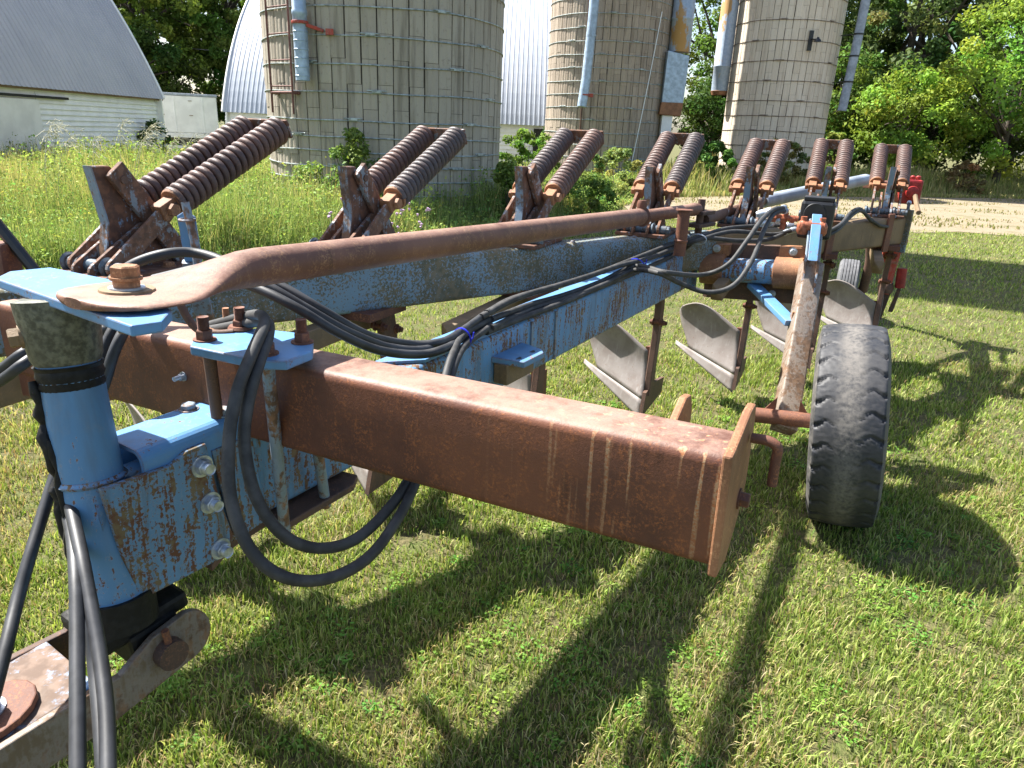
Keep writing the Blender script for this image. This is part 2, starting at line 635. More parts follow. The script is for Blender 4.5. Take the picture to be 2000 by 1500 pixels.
def make_silo(name, label, cx, cy, r, ncol, rows, h_st, hoops, mat, top, view_az, half_cols, hoop_mat, hoop_r=.013, z0=0.0, lugs=True):
    root = thing(name, label, 'silo', (cx, cy, 0), 'concrete stave silos')
    dth = 2 * pi / ncol
    gap = .009 / r
    # one stave at angle 0 (pointing +X), base at z=0
    mb = MB()
    ri, ro = r - .055, r
    a0, a1 = -dth / 2 + gap, dth / 2 - gap
    hh = h_st - .002
    vs = []
    for z in (0.004, hh):
        for a in (a0, a1):
            vs.append((ri * cos(a), ri * sin(a), z))
        nn = 6
        for k in range(nn + 1):
            a = a1 + (a0 - a1) * k / nn
            rr = ro - (.009 if k in (0, nn) else (.007 if k == nn // 2 else 0))
            vs.append((rr * cos(a), rr * sin(a), z))
    n = 9
    fs = [tuple(range(n)), tuple(range(n, 2 * n))[::-1]]
    for i in range(n):
        j = (i + 1) % n
        fs.append((j, i, n + i, n + j))
    mb.add(vs, fs)
    me = mb.mesh('stave')
    me.materials.append(mat)
    half_me = None
    cam_az = atan2(-cy, -cx)
    first = round(cam_az / dth)
    shown = set()
    rot = RNG.normal(0, .003, (ncol, 60))
    for c in range(-half_cols, half_cols + 1):
        col = first + c
        off = (col % 3) * h_st / 3 * 1.0
        off = (h_st * .5 if col % 2 else 0.0)
        for rw in range(rows):
            z = z0 - off + rw * h_st
            if z + h_st < .25:
                continue
            o = bpy.data.objects.new('stave', me)
            COL.objects.link(o)
            o.parent = root
            o.location = (RNG.normal(0, .004), RNG.normal(0, .004), z)
            o.rotation_euler = (0, 0, col * dth)
            shown.add((col % ncol, rw))
    # the staves nobody can see one by one: the far side and the part above the picture
    rest = MB()
    rows_all = int(top / h_st) + 1
    for col in range(ncol):
        off = (h_st * .5 if col % 2 else 0.0)
        for rw in range(rows_all):
            if (col % ncol, rw) in shown:
                continue
            z = z0 - off + rw * h_st
            ca, sa = cos(col * dth), sin(col * dth)
            rest.add([(cx + x * ca - y * sa, cy + x * sa + y * ca, z + zz) for x, y, zz in vs], fs)
    o = rest.build('stave_ring', mat, root)
    tag(o, kind='stuff')
    core = MB()
    core.lathe((cx, cy, 0), (0, 0, 1), [(0, r - .03), (top, r - .03)], 64)
    core.build('mortar_core', MAT['mortar'], root)
    dome = MB()
    prof = [(0, r + .06)] + [(r * .95 * sin(t), (r + .06) * cos(t)) for t in np.linspace(.05, 1.5, 9)]
    dome.lathe((cx, cy, top - .05), (0, 0, 1), prof, 40)
    dome.build('dome_roof', MAT['roof_grey'], root)
    # hoops: one rod each
    for j, z in enumerate(hoops):
        m = MB()
        pts = []
        ph = RNG.uniform(0, 6)
        for k in range(73):
            a = 2 * pi * k / 72
            pts.append((cx + (r + hoop_r * .9) * cos(a), cy + (r + hoop_r * .9) * sin(a), z + .008 * sin(3 * a + ph) + .006 * sin(7 * a + 2 * ph)))
        m.tube(pts, hoop_r, 6, False)
        hp = m.build('hoop', hoop_mat, root)
        if lugs:
            a = cam_az + (.42 + .14 * ((j * 2) % 5))
            for q in (a, a - .95 - .1 * (j % 3)):
                l = MB()
                d = V3((cos(q), sin(q), 0)); t = V3((-sin(q), cos(q), 0))
                l.box(V3((cx, cy, z + .02)) + d * (r + .022), t * .075, d * .018, V3((0, 0, .022)))
                l.cyl(V3((cx, cy, z + .03)) + d * (r + .03) - t * .16, V3((cx, cy, z + .03)) + d * (r + .03) + t * .16, .011, 8)
                l.build('hoop_lug', hoop_mat, hp, 0.004)
    return root


SILO1 = (-2.65, 14.68, 2.2)
SILO2 = (3.23, 30.7, 2.35)
SILO3 = (10.3, 31.3, 2.0)


def cyl_point(s, az_off, extra=0.0, z=0.0):
    a = atan2(-s[1], -s[0]) + az_off
    return V3((s[0] + (s[2] + extra) * cos(a), s[1] + (s[2] + extra) * sin(a), z))


h1 = [.28, .52, .76, .98, 1.22, 1.46, 1.72, 2.16, 2.58, 3.0, 3.42, 3.84, 4.26, 4.7, 5.2, 5.8, 6.4, 7.2, 8.0, 9.0, 10]
s1 = make_silo('stave_silo', 'largest grey concrete stave silo nearest the plow, with rust-red ladder', *SILO1, 54, 7, .76, h1, MAT['conc1'], 17.0, 0, 15, MAT['hoop'], .012)
h2 = [.4, .85, 1.3, 1.75, 2.2, 2.65, 3.1, 3.55, 4.0, 4.45, 4.9, 5.35, 5.8, 6.3, 6.8, 7.4, 8, 9, 10]
s2 = make_silo('stave_silo', 'brown stained concrete silo in the middle with pale drain pipe', *SILO2, 58, 9, .76, h2, MAT['conc2'], 13.0, 0, 16, MAT['hoop'], .014)
h3 = [.3, 1.0, 1.55, 2.1, 2.65, 3.2, 3.9, 4.6, 5.3, 6.0, 6.8, 7.6, 8.6, 9.6]
s3 = make_silo('stave_silo', 'cream concrete silo on the right in front of the trees', *SILO3, 50, 10, .76, h3, MAT['conc3'], 13.0, 0, 14, MAT['hoop_rust'], .013)


def silo_extras():
    # silo 1: ladder, drain pipe with a red clamp
    zt = 5.6
    az_l, az_r = -.985, -.72
    Lr, Rr = [], []
    rails = []
    for az in (az_l, az_r):
        p = cyl_point(SILO1, az, .13)
        m = MB()
        m.tube([(p.x, p.y, z) for z in (1.78 if az == az_r else 1.80, zt)], .017, 8)
        rails.append(p)
        lad = m.build('ladder_rail', MAT['ladder'], s1)
    for k in range(9):
        z = 2.22 + k * .40
        m = MB()
        m.tube([(rails[0].x, rails[0].y, z), (rails[1].x, rails[1].y, z)], .012, 6)
        m.build('ladder_rung', MAT['ladder'], s1)
    for z in (2.12,):
        m = MB()
        for p, az in zip(rails, (az_l, az_r)):
            q = cyl_point(SILO1, az, 0, z)
            m.box(((p.x + q.x) / 2, (p.y + q.y) / 2, z), (.03, .05, 0), (.04, -.02, 0), (0, 0, .025))
        m.tube([(rails[0].x, rails[0].y, z), (rails[1].x, rails[1].y, z)], .02, 6)
        m.build('ladder_bracket', MAT['ladder'], s1)
    p = cyl_point(SILO1, -.60, .17)
    m = MB()
    prof = [(0, .112)]
    for k in range(6):
        prof += [(.06 + k * .13, .112), (.065 + k * .13, .118), (.075 + k * .13, .118), (.08 + k * .13, .112)]
    prof += [(.95, .112), (.97, .122), (1.02, .122), (1.04, .110), (3.6, .110)]
    m.lathe((p.x, p.y, 2.30), (0, 0, 1), prof, 28, True, False)
    m.lathe((p.x, p.y, 2.31), (0, 0, 1), [(0, .106), (3.5, .106)], 28, True, False)
    pipe = m.build('drain_pipe', MAT['pipe'], s1)
    m = MB()
    m.lathe((p.x, p.y, 3.13), (0, 0, 1), [(0, .12), (0, .135), (.045, .135), (.045, .12)], 28)
    q = cyl_point(SILO1, -.46, .0, 3.05); q2 = cyl_point(SILO1, -.40, .05, 3.03)
    m.beam((p.x + .1, p.y - .03, 3.12), q, .05, .05, .008)
    m.box(q2, (.06, .012, 0), (-.01, .05, 0), (0, 0, .045))
    m.build('pipe_clamp', MAT['red_rust'], s1, .004)
    # silo 2: leaning drain pipe
    a = cyl_point(SILO2, -.30, .30)
    m = MB()
    m.tube([(a.x - .10, a.y - .6, 2.62), (a.x + .0, a.y - .5, 3.6), (a.x + .09, a.y - .4, 5.6), (a.x + .12, a.y - .35, 7.5)], .17, 18)
    pp = m.build('drain_pipe', MAT['pipe'], s2)
    m = MB()
    m.lathe((a.x - .03, a.y - .56, 3.0), (0, 0, 1), [(0, .18), (.05, .18)], 18)
    m.box((a.x + .2, a.y - .5, 3.02), (.09, 0, 0), (0, .05, 0), (0, 0, .06))
    m.build('pipe_clamp', MAT['red_rust'], s2)
    m = MB()
    m.lathe((a.x + .07, a.y - .43, 4.95), (0, 0, 1), [(0, .185), (.06, .185)], 18)
    m.build('pipe_clamp', MAT['pipe'], s2)
    # silo 2: unloading chute on its right side
    b = cyl_point(SILO2, 1.28, .40)
    m = MB()
    m.lathe((b.x, b.y, 4.75), (0, 0, 1), [(0, .39), (.02, .40), (1.1, .40), (1.12, .415), (1.16, .415), (1.18, .40), (8, .40)], 26)
    m.build('silo_chute', MAT['chute'], s2)
    m = MB()
    c = V3((b.x - .08, b.y - .1, 0))
    m.prism([c + V3((-.42, -.4, 4.75)), c + V3((.40, -.36, 4.6)), c + V3((.36, -.36, 2.95)), c + V3((-.46, -.4, 2.95))], (0, .75, 0))
    m.build('chute_hopper', MAT['pipe'], s2, .02)
    m = MB()
    m.prism([c + V3((-.47, -.415, 2.96)), c + V3((.37, -.375, 2.96)), c + V3((.32, -.375, 2.48)), c + V3((-.52, -.415, 2.52))], (0, .78, 0))
    m.build('rusty_chute_end', MAT['rust_warm'], s2, .02)
    m = MB()
    m.box((b.x - .25, b.y - .2, 1.25), (.20, 0, 0), (0, .2, 0), (0, 0, 1.25))
    m.build('chute_post', MAT['white'], s2, .01)
    m = MB()
    for k in range(30):
        q1 = cyl_point(SILO2, .86 - .012 * k, .03, 6.0 - k * .19)
        q2 = cyl_point(SILO2, .86 - .012 * (k + 1), .03, 6.0 - (k + 1) * .19)
        m.tube([q1, q2], .018, 5)
    m.build('grounding_cable', MAT['white'], s2)
    m = MB()
    for az in (-.36,):
        q = cyl_point(SILO2, az, .05)
        m.tube([(q.x, q.y, 1.7), (q.x, q.y, 8)], .03, 6)
    m.build('stained_cable', MAT['rust_dark'], s2)
    # silo 3: chute on its left, drain pipe out on the right, outlet and small lamp arm
    b = cyl_point(SILO3, -1.32, .38)
    m = MB()
    m.lathe((b.x, b.y, 3.55), (0, 0, 1), [(0, .32), (.9, .335), (.92, .35), (.96, .35), (.98, .335), (8, .335)], 24, True, False)
    m.lathe((b.x, b.y, 3.56), (0, 0, 1), [(0, .30), (8, .30)], 24, True, False)
    m.build('silo_chute', MAT['chute'], s3)
    m = MB()
    m.lathe((b.x, b.y, 3.42), (0, 0, 1), [(0, .29), (.15, .345), (.16, .32)], 24, True, False)
    m.build('rusty_chute_end', MAT['rust_warm'], s3)
    m = MB()
    m.tube([(10.62 + 1.66, 29.6, 2.95), (12.37, 29.6, 5.0), (12.45, 29.6, 8.5)], .165, 18)
    m.build('drain_pipe', MAT['pipe_grey'], s3)
    for z, x in ((3.95, 12.325), (4.85, 12.365), (5.6, 12.385)):
        m = MB()
        m.lathe((x, 29.6, z), (0, 0, 1), [(0, .18), (.06, .18)], 16)
        m.cyl((x - .1, 29.65, z + .03), (11.9, 30.3, z + .03), .02, 8)
        m.build('pipe_clamp', MAT['black'], s3)
    q = cyl_point(SILO3, .42, .0, 5.25)
    m = MB()
    m.box((q.x, q.y - .05, 5.3), (.07, 0, 0), (0, .04, 0), (0, 0, .34))
    m.cyl((q.x, q.y - .05, 5.35), (q.x + .12, q.y - .45, 5.30), .025, 8)
    m.lathe((q.x + .12, q.y - .45, 5.22), (0, 0, 1), [(0, .13), (.06, .12), (.12, .05), (.16, .04)], 16)
    m.build('yard_lamp', MAT['black'], s3)


silo_extras()

# ------------------------------------------------------------------ barns


def bez(P0, P1, P2, t):
    return ((1 - t) ** 2 * P0[0] + 2 * t * (1 - t) * P1[0] + t * t * P2[0], (1 - t) ** 2 * P0[1] + 2 * t * (1 - t) * P1[1] + t * t * P2[1])


def roof_panels(root, origin, along, inward, L, ctrl, panel, rib, mat, nseg=14, depth=.02, name='roof_sheet'):
    """arched roof of ribbed sheets: origin at the eave corner, `along` the eave, `inward` towards the ridge"""
    along = V3(along); inward = V3(inward); origin = V3(origin)
    n = int(round(L / panel))
    curve = [bez((0, 0), ctrl[0], ctrl[1], k / nseg) for k in range(nseg + 1)]
    prof = []
    nr = max(2, int(round(panel / rib)))
    for k in range(nr):
        x = k * panel / nr
        w = panel / nr
        prof += [(x + .0 * w, 0), (x + .62 * w, 0), (x + .72 * w, depth), (x + .90 * w, depth)]
    prof.append((panel - .006, 0))
    vs = []; fs = []
    m = len(prof)
    for j, (a, b) in enumerate(curve):
        a2, b2 = curve[min(j + 1, nseg)]; a1, b1 = curve[max(j - 1, 0)]
        t = V3((a2 - a1, b2 - b1, 0)).normalized()
        nx, nz = -t.y, t.x
        for (p, hgt) in prof:
            vs.append(along * p + inward * (a + nx * hgt) + V3((0, 0, b + nz * hgt)))
    for j in range(nseg):
        for i in range(m - 1):
            fs.append((j * m + i, j * m + i + 1, (j + 1) * m + i + 1, (j + 1) * m + i))
    mb = MB(); mb.add(vs, fs, False)
    me = mb.mesh(name); me.materials.append(mat)
    for i in range(n):
        o = bpy.data.objects.new(name, me)
        COL.objects.link(o)
        o.parent = root
        o.matrix_parent_inverse = WORLD[root.name].inverted()
        o.location = origin + along * (i * panel) + V3((0, 0, .003 * (i % 2)))
    # the slope on the other side of the ridge, same length, one plain skin
    ridge = ctrl[1]
    mb = MB()
    vs = []; fs = []
    for j, (a, b) in enumerate(curve):
        for p in (0, L):
            vs.append(origin + along * p + inward * (2 * ridge[0] - a) + V3((0, 0, b)))
    for j in range(nseg):
        fs.append((2 * j, 2 * j + 1, 2 * j + 3, 2 * j + 2))
    mb.add(vs, fs, True)
    mb.build('back_slope', mat, root)
    # verge trim and end wall at both ends
    for p, sgn in ((0, -1), (L, 1)):
        mb = MB()
        pts = [origin + along * (p + sgn * .03) + inward * a + V3((0, 0, b + .02)) for a, b in curve]
        mb.tube(pts, .055, 6)
        mb.build('verge_trim', MAT['white'], root)
        mb = MB()
        poly = [origin + along * (p - sgn * .12) + inward * a + V3((0, 0, b)) for a, b in curve]
        poly += [origin + along * (p - sgn * .12) + inward * (2 * ridge[0] - a) + V3((0, 0, b)) for a, b in curve[-2::-1]]
        b0 = poly[0].copy(); b0.z = 0
        b1 = poly[-1].copy(); b1.z = 0
        mb.prism([b0] + poly + [b1], along * (-sgn * .06))
        mb.build('gable_wall', MAT['white'], root)


def siding(root, origin, along, out, L, z0, z1, pitch, skip=()):
    along = V3(along); out = V3(out); origin = V3(origin)
    n = int((z1 - z0) / pitch)
    for i in range(n):
        z = z0 + i * pitch
        segs = [(0, L)]
        for (a, b, za, zb) in skip:
            if za <= z < zb:
                segs = [(0, a), (b, L)] if a > 0 else [(b, L)]
        mb = MB()
        for a, b in segs:
            P = origin + along * a
            mb.prism([P + V3((0, 0, z)), P + out * .05 + V3((0, 0, z)), P + out * .006 + V3((0, 0, z + pitch + .01)), P + V3((0, 0, z + pitch + .01))], along * (b - a))
        mb.build('siding_board', MAT['white'], root)


def barns():
    # left barn: long wall faces right (+X), it runs away from us
    X0, Y0, Y1, ze = -12.30, 7.5, 25.5, 2.22
    b = thing('arched_barn', 'white sided barn with grey curved metal roof at the left edge', 'barn', (X0 - 4, 16, 0), 'arched roof barns')
    L = Y1 - Y0
    mb = MB()
    mb.box((X0 - .06, (Y0 + Y1) / 2, ze / 2), (.05, 0, 0), (0, L / 2 - .02, 0), (0, 0, ze / 2))
    mb.build('wall', MAT['white'], b)
    siding(b, (X0 - .01, Y0, 0), (0, 1, 0), (1, 0, 0), L, 0.1, ze - .08, .135, [(9.2, 11.6, 0, 2.0)])
    mb = MB()
    mb.box((X0 + .05, Y1 - .02, ze / 2 - .05), (.03, 0, 0), (0, .07, 0), (0, 0, ze / 2 - .08))
    mb.build('corner_board', MAT['white'], b, .01)
    mb = MB()
    mb.box((X0 + .05, Y0 + 10.4, .98), (.03, 0, 0), (0, 1.17, 0), (0, 0, .95))
    door = mb.build('sliding_door', MAT['white_dirty'], b, .01)
    mb = MB()
    mb.box((X0 + .09, Y0 + 10.6, 2.0), (.03, 0, 0), (0, 2.2, 0), (0, 0, .03))
    mb.build('door_track', MAT['dark'], b)
    mb = MB()
    mb.box((X0 + .13, (Y0 + Y1) / 2, ze - .02), (.012, 0, 0), (0, L / 2 + .05, 0), (0, 0, .05))
    mb.build('eave_board', MAT['rust_tan'], b)
    roof_panels(b, (X0 + .20, Y0, ze - .02), (0, 1, 0), (-1, 0, 0), L, ((2.0, 5.2), (5.5, 7.4)), .75, .19, MAT['roof_grey'], 18, .022)
    # middle barn behind the big silo
    X0, X1, Yw, ze = -14.3, 4.6, 36.2, 2.02
    b = thing('arched_barn', 'white barn with pale curved ribbed metal roof behind the largest silo', 'barn', ((X0 + X1) / 2, Yw + 4, 0), 'arched roof barns')
    L = X1 - X0
    mb = MB()
    mb.box(((X0 + X1) / 2, Yw + .06, ze / 2), (L / 2 - .02, 0, 0), (0, .05, 0), (0, 0, ze / 2))
    mb.build('wall', MAT['white'], b)
    siding(b, (X0, Yw + .01, 0), (1, 0, 0), (0, -1, 0), L, .1, ze - .08, .19)
    mb = MB()
    mb.box((.87, Yw - .05, .95), (.36, 0, 0), (0, .03, 0), (0, 0, .9))
    mb.build('door', MAT['dark'], b)
    roof_panels(b, (X0, Yw - .25, ze - .03), (1, 0, 0), (0, 1, 0), L, ((2.0, 4.4), (8.0, 7.6)), .9, .225, MAT['roof_white'], 18, .016)


barns()


def trailer():
    x0, x1, y = -20.0, -12.55, 31.0
    t = thing('box_trailer', 'white box trailer standing between the left barn and the silo', 'trailer', (x1, y, 0))
    mb = MB()
    mb.box(((x0 + x1) / 2, y + 1.2, 1.78), ((x1 - x0) / 2, 0, 0), (0, 1.2, 0), (0, 0, .70))
    mb.build('body', MAT['white_dirty'], t, .03)
    mb = MB()
    mb.box(((x0 + x1) / 2, y + 1.2, 2.53), ((x1 - x0) / 2 + .03, 0, 0), (0, 1.23, 0), (0, 0, .045))
    mb.build('roof_rail', MAT['pipe_grey'], t, .015)
    k = 0
    x = x1 - .55
    while x > x0:
        mb = MB()
        mb.box((x, y - .008, 1.78), (.012, 0, 0), (0, .012, 0), (0, 0, .66))
        mb.build('panel_seam', MAT['white'], t)
        for z in (2.3, 1.75):
            m2 = MB()
            m2.box((x - .45, y - .012, z), (.07, 0, 0), (0, .012, 0), (0, 0, .012))
            m2.build('hinge', MAT['rust_tan'], t)
        x -= 1.05
    mb = MB()
    mb.box(((x0 + x1) / 2, y + .02, .98), ((x1 - x0) / 2 + .02, 0, 0), (0, .06, 0), (0, 0, .09))
    mb.box(((x0 + x1) / 2, y + .02, .52), ((x1 - x0) / 2, 0, 0), (0, .05, 0), (0, 0, .06))
    for x in (x1 - .06, x1 - .95 - 1.35, x1 - 4.6):
        mb.box((x, y + .02, .72), (.07, 0, 0), (0, .055, 0), (0, 0, .30))
    mb.build('lower_frame', MAT['white_dirty'], t, .01)
    mb = MB()
    mb.box(((x0 + x1) / 2, y + 1.5, .75), ((x1 - x0) / 2 - .1, 0, 0), (0, .5, 0), (0, 0, .15))
    mb.build('chassis', MAT['dark'], t)
    for x in (x1 - 1.2, x0 + 1.2):
        for yy in (y + .35, y + 2.05):
            m = MB()
            m.lathe((x, yy - .12, .45), (0, 1, 0), [(0, .25), (0, .42), (.03, .45), (.21, .45), (.24, .42), (.24, .25)], 24)
            m.build('wheel', MAT['hose'], t)
    t.rotation_euler = (0, 0, radians(23))


trailer()


def wires():
    for nm, a, b, sag, lab in (('power_line', (-30, 44, 6.1), (-6, 42, 4.9), .25, 'thin overhead wire crossing before the trees on the left'),
                               ('power_line', (-6, 33.2, 6.9), (3.2, 33.4, 7.0), .05, 'thin overhead wire between the grey and the brown silo')):
        m = MB()
        pts = []
        for k in range(25):
            t = k / 24
            pts.append((a[0] + (b[0] - a[0]) * t, a[1] + (b[1] - a[1]) * t, a[2] + (b[2] - a[2]) * t - sag * 4 * t * (1 - t)))
        m.tube(pts, .018, 5)
        tag(m.build(nm, MAT['wire']), lab, 'wire', 'overhead wires')


wires()

# ================================================================== vegetation


def leaf_cloud(cent, rad, per, size, base, var, up=.5, seed=0, tips=None):
    """many small rhombic leaves round clump centres; returns verts, quads, colours"""
    g = np.random.default_rng(seed)
    K = len(cent)
    n = K * per
    idx = np.repeat(np.arange(K), per)
    d = g.normal(0, 1, (n, 3))
    d /= np.linalg.norm(d, axis=1)[:, None]
    rr = g.uniform(.25, 1, n) ** .6
    P = cent[idx] + d * (rr * rad[idx])[:, None] * np.array([1, 1, .75])
    nrm = d * .6 + g.normal(0, .6, (n, 3)) + np.array([0, 0, up])
    nrm /= np.linalg.norm(nrm, axis=1)[:, None]
    a = np.cross(nrm, g.normal(0, 1, (n, 3)))
    a /= np.linalg.norm(a, axis=1)[:, None] + 1e-9
    b = np.cross(nrm, a)
    s = size * g.uniform(.6, 1.4, n)
    a *= s[:, None]
    b *= (s * g.uniform(.45, .7, n))[:, None]
    bend = nrm * (s * .25)[:, None]
    v = np.empty((n, 4, 3))
    v[:, 0] = P - a - bend; v[:, 1] = P - b; v[:, 2] = P + a - bend; v[:, 3] = P + b
    tone = g.uniform(1 - var, 1 + var, K)[idx] * g.uniform(.75, 1.25, n)
    hue = g.normal(0, .10, K)[idx]
    c = np.array(base)[None, :] * tone[:, None]
    c[:, 0] *= 1 + hue * 1.6
    c = np.clip(c, 0.004, .9)
    col = np.repeat(c[:, None, :], 4, 1)
    f = np.arange(n * 4).reshape(n, 4)
    return v.reshape(-1, 3), f, col.reshape(-1, 3)


def make_tree(name, label, x, y, h, crown_r, base_z, clumps, per, size, base, seed, lean=0.0, var=.3, group='trees behind the farmyard', clump_r=.62, dead=False):
    g = np.random.default_rng(seed)
    root = thing(name, label, 'tree', (x, y, 0), group)
    cz = base_z + (h - base_z) * .5
    rz = (h - base_z) * .5
    # clump centres over an uneven ellipsoid
    d = g.normal(0, 1, (clumps, 3)); d /= np.linalg.norm(d, axis=1)[:, None]
    lob = 1 + .22 * np.sin(d[:, 0] * 4 + seed) * np.cos(d[:, 1] * 5 + seed * 2) + .15 * np.sin(d[:, 2] * 7 + seed)
    rr = g.uniform(.35, 1, clumps) ** .45 * lob
    taper = 1.0 - .28 * np.clip(d[:, 2], 0, 1)
    cent = np.stack([x + lean + d[:, 0] * crown_r * rr * taper, y + d[:, 1] * crown_r * rr * taper, cz + d[:, 2] * rz * rr], -1)
    cent[:, 2] = np.maximum(cent[:, 2], base_z * .85 + .15)
    rad = g.uniform(.7, 1.35, clumps) * clump_r
    v, f, c = leaf_cloud(cent, rad, per, size, base, var, .5, seed + 5)
    np_mesh('crown', v, [f], MAT['leaf'], c, root)
    mb = MB()
    tr = max(.12, h * .022)
    top = V3((x + lean * .7, y, cz + rz * .35))
    mb.tube(spline([(x, y, -.05), (x + .08, y + .05, base_z * .5 + .3), (x + lean * .4, y, cz - rz * .3), top], 5), [tr * (1.25 - .95 * k / 15) for k in range(16)], 9)
    for k in range(min(16, clumps)):
        q = V3(cent[k * (clumps // 16 if clumps >= 16 else 1)])
        t = g.uniform(.25, .9)
        s = V3((x + lean * .4 * t, y, base_z * .6 + (cz + rz * .3 - base_z * .6) * t))
        m = (s + q) / 2 + V3((0, 0, .25))
        mb.tube(spline([s, m, q], 4), [tr * .42 * (1 - .8 * j / 8) for j in range(9)], 5)
    mb.build('trunk', MAT['bark'], root)
    return root


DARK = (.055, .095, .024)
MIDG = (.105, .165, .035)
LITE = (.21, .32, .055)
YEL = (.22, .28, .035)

# wood on the right
make_tree('maple_tree', 'bright yellow-green leafy maple at the right edge', 20.0, 31.5, 7.6, 3.4, .8, 120, 150, .085, LITE, 21, var=.38)
make_tree('maple_tree', 'bright green bushy maple left of the brightest maple', 16.2, 32.5, 5.0, 2.3, .5, 70, 140, .085, LITE, 22, var=.38)
make_tree('maple_tree', 'small light green tree just right of the cream silo', 14.6, 35.5, 5.9, 1.7, 1.2, 55, 130, .085, MIDG, 23)
make_tree('shade_tree', 'tall grey-green tree rising above the bright maples', 18.5, 38, 13, 4.2, 2, 130, 130, .11, (.115, .165, .060), 24)
make_tree('shade_tree', 'tall dark tree right of the cream silo pipe', 15.6, 41, 14, 3.6, 1.0, 130, 130, .11, MIDG, 25)
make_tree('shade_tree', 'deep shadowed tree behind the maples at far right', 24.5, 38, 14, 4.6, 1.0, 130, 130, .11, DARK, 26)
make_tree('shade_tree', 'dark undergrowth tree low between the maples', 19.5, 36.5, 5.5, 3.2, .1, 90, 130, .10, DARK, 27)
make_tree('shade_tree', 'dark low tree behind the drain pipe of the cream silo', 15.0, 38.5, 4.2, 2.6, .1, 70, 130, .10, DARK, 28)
make_tree('shade_tree', 'tall green tree at the back above the cream silo pipe', 17.0, 47, 17, 4.8, 1.0, 140, 140, .15, MIDG, 58)
make_tree('shade_tree', 'tall green tree at the back of the wood, upper right', 25.5, 48, 18, 5.6, 1.0, 140, 140, .16, MIDG, 59)
make_tree('shade_tree', 'broad dark tree beyond the right edge of the yard', 29, 36, 11, 4.2, .6, 90, 110, .12, MIDG, 29)
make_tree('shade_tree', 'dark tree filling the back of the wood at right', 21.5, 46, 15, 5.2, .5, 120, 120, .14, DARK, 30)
# between the middle and right silo
make_tree('shade_tree', 'green tree seen between the brown silo and the cream silo', 10.6, 42, 13, 2.8, .3, 130, 140, .10, MIDG, 31)
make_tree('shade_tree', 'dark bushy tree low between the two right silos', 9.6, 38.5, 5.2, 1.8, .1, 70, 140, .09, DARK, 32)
# left wood, behind the barns
make_tree('shade_tree', 'tall dark leafy tree right above the left barn roof', -22.5, 44, 15, 4.6, 1.6, 150, 150, .11, MIDG, 33)
make_tree('shade_tree', 'tall dark tree behind the trailer with sky gaps', -18.0, 47, 16, 4.4, 2.0, 140, 150, .11, MIDG, 34)
make_tree('shade_tree', 'tall tree with lit top left of the white arched barn', -15.2, 52, 16, 4.4, 1.5, 140, 140, .12, MIDG, 35)
make_tree('shade_tree', 'dark tree low behind the trailer roof', -20.0, 40, 6.5, 3.0, .3, 90, 140, .10, DARK, 36)
make_tree('shade_tree', 'bright green tree peeping over the middle of the left barn roof edge', -20.5, 42, 12, 3.4, 2.0, 120, 150, .12, (.15, .22, .04), 38)
make_tree('shade_tree', 'tall dense tree furthest back on the left', -21.0, 56, 19, 6.5, .8, 170, 150, .16, MIDG, 39)
make_tree('shade_tree', 'broad dark tree just left of the white arched barn roof', -15.5, 45, 11, 3.0, .6, 120, 150, .11, (.09, .145, .03), 40)
make_tree('shade_tree', 'dark tree deep behind the left barn', -27.5, 46, 15, 5.0, .5, 120, 120, .13, DARK, 37)


def make_bush(name, label, x, y, h, r, clumps, per, size, base, seed, cat='bush', group='bushes in the weeds', cr=.16):
    g = np.random.default_rng(seed)
    root = thing(name, label, cat, (x, y, 0), group)
    a = g.uniform(0, 2 * pi, clumps); q = np.sqrt(g.uniform(0, 1, clumps)); zz = g.uniform(.12, 1, clumps)
    w = np.sin(np.clip(zz, .1, 1) * pi * .82 + .35)
    cent = np.stack([x + r * q * np.cos(a) * w, y + r * q * np.sin(a) * w, zz * h], -1)
    v, f, c = leaf_cloud(cent, g.uniform(.7, 1.3, clumps) * cr, per, size, base, .35, .6, seed)
    np_mesh('foliage', v, [f], MAT['leaf'], c, root)
    mb = MB()
    for k in range(min(10, clumps)):
        p = V3(cent[k])
        mb.tube(spline([(x + (p.x - x) * .15, y + (p.y - y) * .15, -.02), (x + (p.x - x) * .5, y + (p.y - y) * .5, p.z * .55), p], 3), [.014 - .0015 * j for j in range(7)], 5)
    mb.build('stem', MAT['bark'], root)
    return root


make_bush('weed_bush', 'leafy green bush growing against the base of the largest silo', -2.75, 12.15, 1.55, .48, 46, 60, .035, (.16, .24, .06), 41)
make_bush('weed_bush', 'small low bush left of the bush at the largest silo', -3.45, 12.0, 1.15, .28, 18, 60, .03, (.16, .24, .06), 42)
make_bush('weed_bush', 'green leafy bush at the right foot of the largest silo', -.15, 12.9, 1.15, .5, 34, 70, .035, (.14, .22, .05), 43)
make_bush('weed_bush', 'low green bush between the largest and the brown silo', 1.35, 15.2, .85, .9, 50, 80, .035, (.13, .20, .05), 44)
make_bush('weed_bush', 'bright green bush beside the white barn doorway', .2, 24.5, 1.7, 1.3, 50, 70, .06, (.13, .22, .04), 45)
make_bush('weed_bush', 'ivy bush climbing at the dark barn door', 1.1, 34.5, 2.1, .55, 30, 60, .08, (.05, .11, .03), 46)
make_bush('weed_bush', 'broad-leaved bush between the brown silo and the cream silo', 6.6, 26.5, 1.6, 1.3, 60, 70, .075, (.085, .17, .04), 47)
make_bush('weed_bush', 'sunlit weedy shrub in front of the cream silo', 9.4, 27.2, 1.75, 1.4, 60, 70, .055, (.16, .17, .06), 48)
make_bush('weed_bush', 'light green round shrub left of the wood', 13.6, 33, 2.2, 1.2, 55, 70, .07, (.15, .22, .05), 49)
